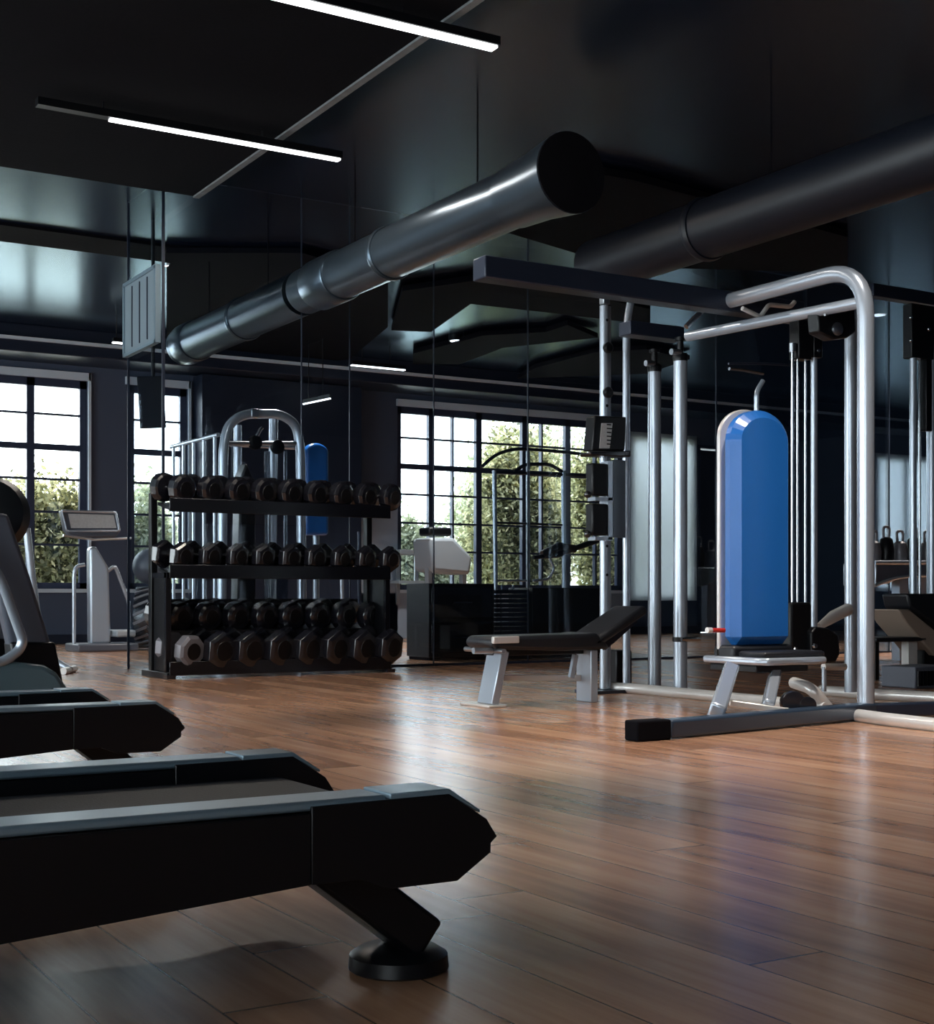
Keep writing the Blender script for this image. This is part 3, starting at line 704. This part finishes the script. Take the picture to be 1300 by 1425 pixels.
build('shelf', M().box((PT(557,765,bv).x, bv+.05, PT(580,812,bv).z), (PT(600,765,bv).x, bv+.35, PT(580,808,bv).z)), MT['white'], tb)

# ------------------------------------------------------------------ bench in the middle
b = thing('adjustable_bench', 'black padded bench with raised backrest and silver legs on the wood floor', 'bench', (4.6, 6.75, 0))
bv0, bv1 = 6.62, 6.92
def B(px, py, v=bv0): return at(px, py, v=v)
sp = [B(688, 884), B(820, 884), B(830, 881), B(865, 868), B(895, 880), B(880, 893), B(850, 903), B(720, 906), B(690, 903), B(684, 895)]
sp = [B(689, 886), B(818, 882), B(832, 880), B(852, 903), B(790, 906), B(690, 904), B(684, 896)]
build('seat_pad', M().prism([(p.x, p.z) for p in sp], 'v', bv0, bv1), MT['vinylk'], b, bevel=.022, seg=3)
bp_ = [B(818, 882), B(866, 842), B(916, 846), B(918, 852), B(884, 884), B(855, 904), B(835, 904)]
# backrest: inclined slab
p0, p1 = B(836, 892), B(893, 853, bv0)
build('backrest', M().obox((p0+p1)/2 + Vector((0, .15, 0)), (p1-p0), (0,1,0), (p1-p0).cross(Vector((0,1,0))), ((p1-p0).length/2+.05, .15, .028)), MT['vinylk'], b, bevel=.022, seg=3)
build('nose_cap', M().prism([(p.x, p.z) for p in [B(686, 886), B(722, 885), B(722, 895), B(686, 896)]], 'v', bv0-.01, bv0+.02), MT['cream'], b, bevel=.006)
build('seat_spine', M().box((B(700,910).x, 6.72, B(700,914).z), (B(850,910).x, 6.82, B(700,904).z)), MT['black'], b, bevel=.006)
for v in (6.72,):
    build('leg', M().bar((B(707,908).x, v, B(707,906).z), (B(692,980).x, v, .012), .16, .05, up=(1,0,0)), MT['silver'], b, bevel=.006)
build('foot_bar', M().box((B(678,980).x, 6.60, 0), (B(704,980).x, 6.92, .014)), MT['cream'], b, bevel=.004)
for v in (6.72,):
    build('leg', M().bar((B(831,905).x, v, B(831,905).z), (B(831,978).x, v, .0), .15, .05, up=(1,0,0)), MT['silver'], b, bevel=.005)
build('lower_bar', M().bar((B(700,940).x, 6.76, B(700,945).z), (B(828,940).x, 6.76, B(828,945).z), .03, .035), MT['cream'], b, bevel=.005)
build('strut', M().bar((B(806,944).x, 6.70, B(806,944).z), (B(812,912).x, 6.70, B(812,912).z), .025, .03, up=(1,0,0)), MT['silver'], b)
build('backrest_support', M().bar((B(860,902).x, 6.77, B(860,902).z), (B(905,862).x, 6.77, B(905,862).z), .03, .04), MT['navy'], b)
build('pop_pin', M().tube([(B(664,905).x, 6.66, B(664,906).z), (B(690,905).x, 6.66, B(690,906).z)], .018), MT['steel'], b)
build('roller_axle', M().tube([(B(694,898).x, 6.56, B(694,906).z), (B(694,898).x, 6.98, B(694,906).z)], .014), MT['steel'], b)

# ------------------------------------------------------------------ cable station
cu_, cn = 5.40, 5.02
cs = thing('cable_station', 'large silver tubular cable station with an arch on the right side', 'cable machine', (cu_, 5.8, 0))
zt = at(1160, 362, v=cn).z
zt2 = at(1195, 418, v=cn).z
r1 = .043
bu = Uv(1205, cn)
build('arch_frame', M().tube([(bu, cn, .06), (bu, cn, zt), (bu-.02, 6.0, zt)], r1, 24, fillet=.26), MT['silver'], cs)
farbar = at(958, 468, v=6.5)
build('cross_bar', M().tube([(bu, cn, zt2), farbar], .031, 20), MT['silver'], cs)
build('cross_beam', M().box((Uv(668, 6.05), 6.0, zt-.06), (Uv(1112, 6.05), 6.12, zt+.055)), MT['navy'], cs, bevel=.008)
ruv = 5.98
build('rear_upright', M().tube([(Uv(1184, ruv), ruv, .05), (Uv(1184, ruv), ruv, Zv(1184, 478, ruv)), (Uv(1184, ruv), ruv, Zv(1184, 430, ruv))], .037, 20), MT['silver'], cs)
for pu, pv_, pt_ in ((947, 6.85, 475), (911, 7.3, 490)):
    x = Uv(pu, pv_); z = Zv(pu, pt_+28, pv_)
    q = build('post', M().tube([(x, pv_, .03), (x, pv_, z)], .044, 20), MT['silver'], cs)
    build('post_cap', M().lathe([(0, .046), (.03, .05), (.05, .04), (.05, .02), (.13, .02), (.13, .035), (.15, .035)], (x, pv_, z), (0,0,1), 18), MT['black'], q)
    build('knob', M().tube([(x-.09, pv_-.02, z+.05), (x-.02, pv_-.02, z+.05)], .02, 10), MT['steel'], q)
x = Uv(947, 6.85)
build('post_brace', M().box((Uv(868, 6.95), 6.88, Zv(900, 471, 6.95)), (x+.06, 7.0, Zv(900, 452, 6.95))), MT['navy'], cs, bevel=.006)
build('collar', M().lathe([(0, .05), (.03, .052)], (x, 6.85, Zv(947, 893, 6.85)), (0,0,1), 18), MT['black'], cs)
build('collar_handle', M().tube([(x-.05, 6.78, Zv(947, 889, 6.85)), (x+.08, 6.76, Zv(947, 889, 6.85))], .014, 8), MT['chrome'], cs)
# thin curved tube behind
tv2 = 7.4
build('curved_tube', M().tube([(Uv(872, tv2), tv2, .03), at(872, 452, v=tv2), at(880, 408, v=tv2), at(890, 391, v=tv2)], .026, 16, fillet=.12), MT['silver'], cs)
# floor rails
def fp(px, py, z=.03): return at(px, py, z=z)
build('floor_rail', M().tube([fp(842, 956), fp(880, 958), fp(1060, 975), fp(1150, 986)], .033, 16, fillet=.1), MT['cream'], cs)
build('floor_rail', M().tube([fp(1195, 996), fp(1240, 1002), fp(1330, 1012)], .033, 16, fillet=.05), MT['cream'], cs)
build('floor_rail', M().tube([fp(1142, 961), fp(1200, 965), fp(1330, 972)], .033, 16), MT['cream'], cs)
ba, bb = fp(925, 1014, .045), Vector((bu+.03, cn-.0, .045))
bar = build('base_beam', M().bar(ba, bb, .085, .08), MT['slate'], cs, bevel=.012)
e = fp(878, 1017, .045)
build('end_cap', M().bar(e, ba, .092, .088), MT['matte'], bar, bevel=.008)
build('base_beam', M().bar(bb, fp(1330, 985, .045), .07, .07), MT['navy'], cs, bevel=.01)
# pulley carriage, top
hub = at(1165, 458, v=5.35)
pb = build('pulley_housing', M().prism([(at(px, py, v=5.35).x, at(px, py, v=5.35).z) for px, py in ((1138, 432), (1190, 420), (1192, 462), (1180, 470), (1160, 472), (1140, 462))], 'v', 5.35, 5.43), MT['black'], cs, bevel=.01)
build('pulley', M().lathe([(0, .036), (.012, .034), (.018, .02), (.02, .012)], hub, (0,-1,0), 24), MT['steel'], pb)
build('trolley_rail', M().bar(at(1148, 438, v=5.3), at(1182, 429, v=5.3), .012, .012), MT['steel'], pb)
# guide column group
gv2 = 5.9
x0 = at(1118, 470, v=gv2)
build('guide_bracket', M().box((Uv(1107, gv2), gv2-.03, Zv(1110, 500, gv2)), (Uv(1125, gv2), gv2+.05, Zv(1110, 445, gv2))), MT['black'], cs, bevel=.006)
build('guide_bracket', M().box((Uv(1128, gv2), gv2-.03, Zv(1130, 498, gv2)), (Uv(1140, gv2), gv2+.04, Zv(1130, 445, gv2))), MT['black'], cs, bevel=.006)
for px, rr, top, mm in ((1103, .010, 485, 'chrome'), (1110, .007, 495, 'chrome'), (1121, .007, 498, 'chrome'), (1133, .020, 497, 'silver')):
    build('guide_rod', M().tube([(Uv(px, gv2), gv2, Zv(px, top, gv2)), (Uv(px, gv2), gv2, Zv(px, 838 if px < 1130 else 880, gv2))], rr, 12), MT[mm], cs)
for py in (448, 462, 489): build('bolt', M().lathe([(0, .012), (.008, .01)], (Uv(1134, gv2), gv2-.03, Zv(1134, py, gv2)), (0,-1,0), 10), MT['chrome'], cs)
build('guide_cap', M().lathe([(0, .02), (.05, .02)], (Uv(1103, gv2), gv2, Zv(1103, 490, gv2)), (0,0,1), 12), MT['steel'], cs)
# lower pulley block
blk = build('lower_pulley_block', M().box((Uv(1096, 5.75), 5.72, Zv(1100, 925, 5.75)), (Uv(1125, 5.75), 5.84, Zv(1100, 838, 5.75))), MT['black'], cs, bevel=.015)
hp = [(at(px, py, v=5.7).x, at(px, py, v=5.7).z) for px, py in ((1126, 880), (1132, 872), (1150, 874), (1164, 884), (1166, 910), (1160, 922), (1126, 922))]
wh = build('cam_housing', M().prism(hp, 'v', 5.68, 5.80), MT['black'], cs, bevel=.01)
build('bolt', M().lathe([(0, .016), (.01, .012)], at(1134, 899, v=5.68), (0,-1,0), 14), MT['chrome'], wh)
build('bolt', M().lathe([(0, .012), (.01, .009)], at(1107, 903, v=5.72), (0,-1,0), 14), MT['chrome'], blk)
build('crank_arm', M().tube([at(1140, 872, v=5.9), at(1160, 858, v=5.9), at(1180, 848, v=5.95)], [.02,.036,.036], 14), MT['cream'], cs)
# low frame pieces near the base
build('low_bar', M().tube([at(1146, 928, v=5.9), at(1176, 928, v=5.9)], .02), MT['cream'], cs)
build('low_post', M().tube([at(1147, 928, v=5.9), at(1147, 962, v=5.9)], .014), MT['silver'], cs)
build('curved_brace', M().tube([at(1105, 950, v=5.6), at(1130, 958, v=5.4), fp(1152, 985)], .032, 14, fillet=.12), MT['cream'], cs)
build('wheel', M().lathe([(-.03, .02), (-.028, .055), (-.02, .06), (.02, .06), (.028, .055), (.03, .02)], at(1103, 978, v=5.05), (.5,.85,0), 24), MT['rubber'], cs)
build('wheel', M().lathe([(-.02, .02), (-.018, .04), (.018, .04), (.02, .02)], at(1124, 981, v=5.0), (.5,.85,0), 20), MT['rubber'], cs)
build('pedal_bar', M().bar(at(1015, 978, v=5.15), at(1100, 990, v=4.98), .03, .03), MT['cream'], cs, bevel=.006)
# thin handles hanging above
build('hook_handle', M().tube([at(1053, 572, v=5.75), at(1053, 545, v=5.75), at(1062, 530, v=5.75)], .014, 10, fillet=.03), MT['silver'], cs)
build('pull_bar', M().tube([at(955, 455, v=6.3), at(992, 417, v=6.3), at(1045, 420, v=6.3)], .016, 10, fillet=.02), MT['steel'], cs)
build('pull_bar', M().tube([at(1033, 429, v=5.9), at(1058, 441, v=5.9), at(1070, 424, v=5.9), at(1100, 427, v=5.9), at(1106, 420, v=5.9)], .013, 10, fillet=.02), MT['cream'], cs)
build('lat_bar', M().tube([at(1015, 513, v=6.6), at(1035, 515, v=6.6), at(1062, 520, v=6.6)], .010, 10, fillet=.02), MT['chrome'], cs)
build('lat_bar', M().tube([at(1014, 506, v=6.6), at(1066, 506, v=6.6), at(1100, 508, v=6.6)], .008, 10), MT['navy'], cs)

# blue pad with seat
pv2 = 5.45
pd = thing('padded_seat', 'tall blue backrest pad above a low black seat on silver legs', 'seat', (5.0, pv2, 0))
xa, xb = Uv(1019, pv2), Uv(1097, pv2); w = xb-xa
ztop, zbot = Zv(1050, 570, pv2), Zv(1050, 897, pv2)
def padpoly(xa, xb, ztop, zbot, n=16, k=.8):
    r = (xb-xa)/2; p = [(xa, zbot), (xb, zbot)]
    for i in range(n+1):
        a = math.pi*i/n; p.append((xa + r + r*math.cos(a), ztop - r*k + r*k*math.sin(a)))
    return p
cush = build('blue_cushion', M().prism(padpoly(xa-.004, xb+.012, ztop, zbot), 'v', pv2-.03, pv2+.09), MT['vinyl'], pd, bevel=.042, seg=1, sharp=20)
cush.data.shade_flat()
build('pad_backing', M().prism(padpoly(xa-.01, xb-.02, ztop+.012, zbot-.08), 'v', pv2+.085, pv2+.11), MT['cream'], pd, bevel=.006)
build('lower_cushion', M().box((xa-.01, pv2-.02, zbot-.085), (xb+.02, pv2+.14, zbot-.002)), MT['vinylk'], pd, bevel=.02)
sz = Zv(1000, 913, 5.3)
seatp = [(Uv(999, 5.2), 5.2), (Uv(1075, 5.05), 5.0), (Uv(1140, 5.2), 5.2), (Uv(1142, 5.6), 5.6), (Uv(1005, 5.6)-.0, 5.6)]
sp_ = M().prism([(xa+.01, pv2-.26), (xb+.02, pv2-.26), (xb+.11, pv2-.12), (xb+.13, pv2+.2), (xa-.03, pv2+.2), (xa-.03, pv2-.2)], 'z', sz-.05, sz-.012)
seat = build('seat_rim', sp_, MT['silver'], pd, bevel=.014)
build('seat_cushion', M().box((xa+.0, pv2-.24, sz-.012), (xb+.03, pv2-.04, sz+.018)), MT['vinylk'], pd, bevel=.015)
build('seat_mount', M().box((xa-.02, pv2-.2, sz-.09), (xb-.05, pv2+.15, sz-.05)), MT['black'], pd, bevel=.008)
lt = at(1016, 935, v=5.25); lb = at(996, 1005, v=4.92)
build('leg', M().bar((lt.x, lt.y, lt.z), (lb.x, lb.y, .075), .11, .075, up=(1,0,0)), MT['silver'], pd, bevel=.012)
lt = at(1079, 936, v=5.3); lb = at(1068, 985, v=5.05)
build('leg', M().bar((lt.x, lt.y, lt.z), (lb.x, lb.y, lb.z), .08, .055, up=(1,0,0)), MT['silver'], pd, bevel=.01)
pn = build('adjust_pin', M().tube([at(990, 877, v=5.42), at(1008, 877, v=5.42)], .012, 10), MT['red'], pd)
build('pin_tip', M().tube([at(984, 877, v=5.42), at(990, 877, v=5.42)], .015, 10), MT['cream'], pn)
build('spine_tube', M().box((xb-.10, pv2+.111, zbot-.12), (xb-.04, pv2+.16, zbot+.95)), MT['navy'], pd)

# ------------------------------------------------------------------ tall drilled post with carriage
pv3 = 7.3
px0 = Uv(841, pv3)
ps = thing('cable_column', 'tall silver drilled post with black adjustable carriage before the large window', 'cable column', (px0, pv3, 0))
build('post', M().tube([(px0, pv3, .02), (px0, pv3, Zv(841, 425, pv3))], .03, 20).box((px0+.024, pv3-.01, .02), (px0+.05, pv3+.03, Zv(841, 425, pv3))), MT['silver'], ps, bevel=.006)
build('post_top', M().box((px0-.022, pv3-.025, Zv(841, 424, pv3)), (px0+.03, pv3+.025, Zv(841, 386, pv3))), MT['steel'], ps, bevel=.005)
for py in (485, 547): build('stop_knob', M().lathe([(0, .034), (.02, .036), (.03, .025)], (px0, pv3-.03, Zv(838, py, pv3)), (0,-1,0), 18), MT['black'], ps)
for k, py in enumerate((405, 446, 565, 760, 800)): build('pin_hole', M().lathe([(0, .01), (.003, .009)], (px0, pv3-.03, Zv(838, py, pv3)), (0,-1,0), 12), MT['matte'], ps)
cv = pv3-.10
cq = [(at(px, py, v=cv).x, at(px, py, v=cv).z) for px, py in ((823, 579), (867, 581), (865, 628), (819, 628))]
cr = build('carriage', M().prism(cq, 'v', cv-.04, cv+.06), MT['black'], ps, bevel=.01)
lab = at(837, 589, v=cv-.042)
build('weight_scale', M().prism([(at(px, py, v=cv-.041).x, at(px, py, v=cv-.041).z) for px, py in ((837, 589), (852, 589), (848, 624), (834, 624))], 'v', cv-.046, cv-.0405), MT['label'], cr)
tk = M()
for k in range(6):
    z = Zv(843, 593+k*5.4, cv); tk.box((Uv(838.5, cv)-.0, cv-.048, z), (Uv(838.5 + (9 if k % 2 else 6), cv), cv-.0462, z+.008))
build('scale_marks', tk, MT['black'], cr)
build('carriage_base', M().prism([(at(px, py, v=cv).x, at(px, py, v=cv).z) for px, py in ((813, 630), (870, 628), (870, 637), (815, 635))], 'v', cv-.06, cv+.06), MT['rubber'], cr, bevel=.008)
for k, (ya, yb) in enumerate(((645, 690), (701, 745))):
    pdx = build('grip_block', M().box((Uv(821, cv), cv-.03, Zv(830, yb, cv)), (Uv(843, cv), cv+.05, Zv(830, ya, cv))), MT['black'], ps, bevel=.012)
    build('knob', M().sphere(at(818, yb-2, v=cv-.02), .024, 14, 8), MT['rubber'], pdx)
    build('bracket', M().box((Uv(844, cv), cv-.02, Zv(830, yb+6, cv)), (Uv(850, cv), cv+.06, Zv(830, ya-4, cv))).box((Uv(826, cv), cv-.02, Zv(830, yb+7, cv)), (Uv(850, cv), cv+.06, Zv(830, yb+2, cv))), MT['silver'], pdx)
build('back_plate', M().box((Uv(851, pv3), pv3-.02, Zv(850, 748, pv3)), (Uv(868, pv3), pv3+.0, Zv(850, 640, pv3))), MT['steel'], ps)
build('foot_plate', M().box((px0-.15, pv3-.12, 0), (px0+.2, pv3+.12, .02)), MT['navy'], ps)
build('rear_weight', M().box((Uv(858, 7.6), 7.6, .02), (Uv(880, 7.6), 7.8, Zv(870, 905, 7.6))), MT['black'], ps, bevel=.01)

# ------------------------------------------------------------------ right edge: second station and its bench
rs = thing('cable_station', 'second silver cable station cut by the right picture edge', 'cable machine', tuple(floorpt(1290, 8.2)))
rv = 8.2
for px, rr, top, mm in ((1271, .03, 497, 'silver'), (1280, .012, 490, 'chrome'), (1297, .045, 480, 'silver')):
    build('post' if rr > .02 else 'guide_rod', M().tube([floorpt(px, rv, .02), at(px, top, v=rv)], rr, 14), MT[mm], rs)
build('top_bracket', M().box((Uv(1264, rv), rv-.04, Zv(1280, 500, rv)), (Uv(1312, rv), rv+.06, Zv(1280, 425, rv))), MT['black'], rs, bevel=.008)
build('top_bracket', M().box((Uv(1283, rv), rv-.05, Zv(1280, 600, rv)), (Uv(1291, rv), rv+.02, Zv(1280, 500, rv))), MT['black'], rs, bevel=.006)
for px, py in ((1268, 442), (1268, 474), (1293, 458)): build('bolt', M().lathe([(0, .018), (.01, .013)], at(px, py, v=rv-.05), (0,-1,0), 12), MT['chrome'], rs)
build('cross_beam', M().box((Uv(1225, rv), rv+.07, Zv(1280, 418, rv)), (Uv(1340, rv), rv+.17, Zv(1280, 400, rv))), MT['navy'], rs, bevel=.006)
build('floor_base', M().box((Uv(1262, rv), rv-.1, 0), (Uv(1330, rv), rv+.1, .03)), MT['navy'], rs)
# kettlebell shelf behind glass
kv = 9.4
ks = thing('storage_rack', 'silver curved-front rack of small weights at the right picture edge', 'rack', tuple(floorpt(1262, kv)))
build('tray', M().prism([(at(px, py, v=kv).x, at(px, py, v=kv).z) for px, py in ((1217, 783), (1320, 783), (1320, 802), (1255, 802), (1235, 812), (1217, 815))], 'v', kv-.02, kv+.4), MT['steel'], ks, bevel=.01)
build('front_lip', M().tube([at(1217, 783, v=kv-.03), at(1320, 783, v=kv-.03)], .022), MT['silver'], ks)
build('front_lip', M().tube([at(1217, 815, v=kv-.03), at(1240, 806, v=kv-.03), at(1270, 801, v=kv-.03), at(1320, 801, v=kv-.03)], .016, fillet=.1), MT['silver'], ks)
for px in (1258, 1283): build('leg', M().box((Uv(px, kv), kv+.05, 0), (Uv(px+12, kv), kv+.15, Zv(px, 800, kv))), MT['silver'], ks)
for i, px in enumerate((1229, 1247, 1266, 1285, 1304)):
    zz = Zv(px, 783, kv); r = .075; p = Vector((Uv(px, kv), kv+.12, zz))
    kb = thing('kettlebell', '%s kettlebell, %s from the left on the curved-front rack' % ('brown-grey' if i % 2 == 0 else 'dark', NO[i]), 'kettlebell', tuple(p), 'kettlebells on the curved-front rack')
    hgt = .21 + .04*(i % 2)
    build('body', M().lathe([(0, .055), (.02, .072), (hgt*.5, .078), (hgt*.9, .06), (hgt, .035)], p, (0,0,1), 18), MT['greyhead' if i % 2 == 0 else 'black'], kb)
    build('handle', M().tube([p + Vector((-.035,0,hgt*.85)), p + Vector((-.045,0,hgt+.1)), p + Vector((.045,0,hgt+.1)), p + Vector((.035,0,hgt*.85))], .013, 8, fillet=.04), MT['greyhead'], kb)
# tan incline bench
bt = thing('incline_bench', 'tan inclined bench with a dark cushion at the right picture edge', 'bench', tuple(floorpt(1275, 7.4)))
iv = 7.3
build('backrest', M().prism([(at(px, py, v=iv).x, at(px, py, v=iv).z) for px, py in ((1250, 848), (1266, 848), (1320, 892), (1320, 915), (1300, 912), (1262, 868))], 'v', iv, iv+.3), MT['tan'], bt, bevel=.012)
build('upper_cushion', M().prism([(at(px, py, v=iv).x, at(px, py, v=iv).z) for px, py in ((1266, 826), (1330, 826), (1330, 890), (1302, 868), (1270, 846))], 'v', iv+.02, iv+.28), MT['vinylk'], bt, bevel=.02)
build('seat_pad', M().box((Uv(1220, iv), iv, Zv(1250, 893, iv)), (Uv(1290, iv), iv+.3, Zv(1250, 887, iv))), MT['vinylk'], bt, bevel=.008)
build('leg', M().box((Uv(1272, iv), iv+.05, .0), (Uv(1284, iv), iv+.12, Zv(1250, 893, iv))), MT['cream'], bt)
build('leg', M().box((Uv(1294, iv), iv+.05, .0), (Uv(1312, iv), iv+.12, Zv(1250, 905, iv))), MT['black'], bt)
build('leg', M().box((Uv(1226, iv), iv+.05, .0), (Uv(1231, iv), iv+.12, Zv(1250, 893, iv))), MT['black'], bt)
sb = thing('storage_box', 'dark ribbed storage box on the floor at the right picture edge', 'box', tuple(floorpt(1290, 6.6)))
build('body', M().box((Uv(1274, 6.5), 6.5, 0), (Uv(1330, 6.5), 6.8, Zv(1280, 928, 6.5))), MT['shell'], sb, bevel=.01)
for k in range(6): build('rib', M().box((Uv(1276+5*k, 6.5), 6.485, .02), (Uv(1278+5*k, 6.5), 6.5, Zv(1280, 934, 6.5))), MT['black'], sb)

# ------------------------------------------------------------------ outdoors
tag(build('terrace', M().box((-10, V1+.3, -.3), (40, 45, -.15)), MT['soil']), 'pale paved terrace outside the windows', 'terrace', kind='structure')  # unseen ground, made pale to throw light into the ceiling reflections
def tree(px, pytop, v, R, label, m, n, trunk_h=1.2, squash=1.0, leaf=.05):
    c = floorpt(px, v, -.15); top = at(px, pytop, v=v).z
    zc = top - R[2]
    t = thing('leafy_tree', label, 'tree', tuple(c), 'trees outside the windows')
    build('trunk', M().tube([c, (c.x+.05, c.y, trunk_h), (c.x, c.y+.1, zc)], [.16,.12,.07], 10), MT['bark'], t)
    # crown: many small leaves in lumpy clusters
    K = 90; n = int(n*2.2)
    cl = rng.normal(size=(K, 3)); cl /= np.linalg.norm(cl, axis=1)[:, None]; cl *= (rng.random((K, 1))**.45)
    cl = cl*np.array(R)*.82 + np.array([c.x, c.y, zc])
    idx = rng.integers(0, K, n)
    p = cl[idx] + rng.normal(size=(n, 3))*np.array(R)*.14
    p = p[p[:, 2] > .05]; n = len(p)
    d1 = rng.normal(size=(n, 3)); d1 /= np.linalg.norm(d1, axis=1)[:, None]
    d2 = np.cross(d1, rng.normal(size=(n, 3))); d2 /= np.linalg.norm(d2, axis=1)[:, None]
    s = (leaf*(.6 + .8*rng.random((n, 1))))
    vs = np.stack([p - d1*s, p + d2*s*.5, p + d1*s, p - d2*s*.5], 1).reshape(-1, 3) - np.array(origin(t))
    me = bpy.data.meshes.new('crown'); me.from_pydata(vs.tolist(), [], [(4*i, 4*i+1, 4*i+2, 4*i+3) for i in range(n)])
    me.materials.append(MT[m]); o = bpy.data.objects.new('crown', me); COL.objects.link(o); o.parent = t
    return t
tree(62, 622, 20.1, (1.5, .55, 1.5), 'olive-green leafy tree outside the left window', 'leaf', 9000)
tree(-110, 660, 20.3, (1.6, .55, 1.4), 'pale leafy tree outside the far left window panes', 'leafp', 6000)
tree(205, 650, 20.1, (.6, .5, 1.4), 'pale leafy tree outside the narrow window', 'leafp', 4500)
tree(585, 705, 20.0, (.9, .5, 1.15), 'pale yellow-green low tree outside the left panes of the large window', 'leafp', 6000)
tree(725, 572, 20.1, (1.15, .55, 1.9), 'dense tall tree filling the middle of the large window', 'leaf', 14000)
tree(850, 590, 20.4, (1.05, .5, 1.8), 'leafy tree outside the right panes of the large window', 'leaf', 10000)
tree(660, 610, 21.4, (.75, .5, 1.7), 'thin pale tree outside between the left and middle panes of the large window', 'leafp', 2600)
tree(775, 560, 22.0, (1.9, .6, 2.0), 'pale background tree behind the tall tree at the large window', 'leafp', 9000)

# ------------------------------------------------------------------ light
w = bpy.data.worlds.new('World'); SC.world = w; w.use_nodes = True
bg = w.node_tree.nodes['Background']; bg.inputs[0].default_value = (.88,.95,1.0,1); bg.inputs[1].default_value = 8.0
sun = bpy.data.lights.new('sun', 'SUN'); sun.energy = 10.0; sun.color = (1,.95,.85); sun.angle = .02
so = bpy.data.objects.new('sun', sun); COL.objects.link(so)
so.rotation_euler = Vector((-.85, .28, -.55)).to_track_quat('-Z', 'Y').to_euler()
def portal(c, sx, sy, direction):
    l = bpy.data.lights.new('window_portal', 'AREA'); l.shape = 'RECTANGLE'; l.size = sx; l.size_y = sy; l.cycles.is_portal = True
    o = bpy.data.objects.new('window_portal', l); COL.objects.link(o); o.location = c
    o.rotation_euler = Vector(direction).to_track_quat('-Z', 'Z').to_euler()
for h in (W1, W2, W3, W4, W5): portal(((h[0]+h[1])/2, V1+.27, (h[2]+h[3])/2), h[1]-h[0], h[3]-h[2], (0,-1,0))
for h in LW: portal((U0-.27, (h[0]+h[1])/2, (h[2]+h[3])/2), h[1]-h[0], h[3]-h[2], (1,0,0))

# invented warm ceiling lamps, added to brighten the floor and the far room
def downlight(u, v, power, label, size=75):
    t = thing('downlight', label, 'light', (u, v, ZC-.08), 'round downlights over the open floor')
    build('can', M().lathe([(0, .10), (.075, .10)], (u, v, ZC-.077), (0,0,1), 24), MT['black'], t)
    build('lens', M().lathe([(0, .08), (.004, .08)], (u, v, ZC-.082), (0,0,1), 24), MT['led'], t)
    l = bpy.data.lights.new('downlight_beam', 'SPOT'); l.energy = power*4.2; l.color = (1, .92, .84); l.spot_size = math.radians(size); l.spot_blend = 1; l.shadow_soft_size = .12
    o = bpy.data.objects.new('downlight_beam', l); COL.objects.link(o); o.location = (u, v, ZC-.14); o.rotation_euler = (0, 0, 0)
downlight(2.7, 3.5, 210, 'round ceiling downlight over the foreground floor', 57)
downlight(4.7, 4.4, 120, 'round ceiling downlight over the cable station', 70)
downlight(3.2, 6.4, 170, 'round ceiling downlight between bench and treadmills', 70)
downlight(9.2, 15.6, 170, 'round ceiling downlight beyond the glass near the large window', 110)
downlight(12.6, 10.2, 200, 'round ceiling downlight beyond the glass at the far right', 100)
downlight(6.2, 13.9, 110, 'round ceiling downlight beyond the glass above the arched gym', 100)

# ------------------------------------------------------------------ camera and view
cam = bpy.data.cameras.new('camera'); co = bpy.data.objects.new('camera', cam); COL.objects.link(co)
co.location = (0, 0, H); co.rotation_euler = (math.pi/2, 0, -YAW)
cam.sensor_fit = 'AUTO'; cam.sensor_width = 36; cam.lens = 36*F/1425; cam.shift_y = (830-712.5)/1425
cam.clip_start = .05; cam.clip_end = 200
SC.camera = co
SC.view_settings.view_transform = 'Standard'; SC.view_settings.look = 'None'; SC.view_settings.gamma = 1; SC.view_settings.use_curve_mapping = False
SC.view_settings.exposure = 0.18
SC.cycles.use_denoising = True
SC.cycles.max_bounces = 8; SC.cycles.transparent_max_bounces = 16; SC.cycles.sample_clamp_indirect = 8
SC.cycles.caustics_reflective = False; SC.cycles.caustics_refractive = False
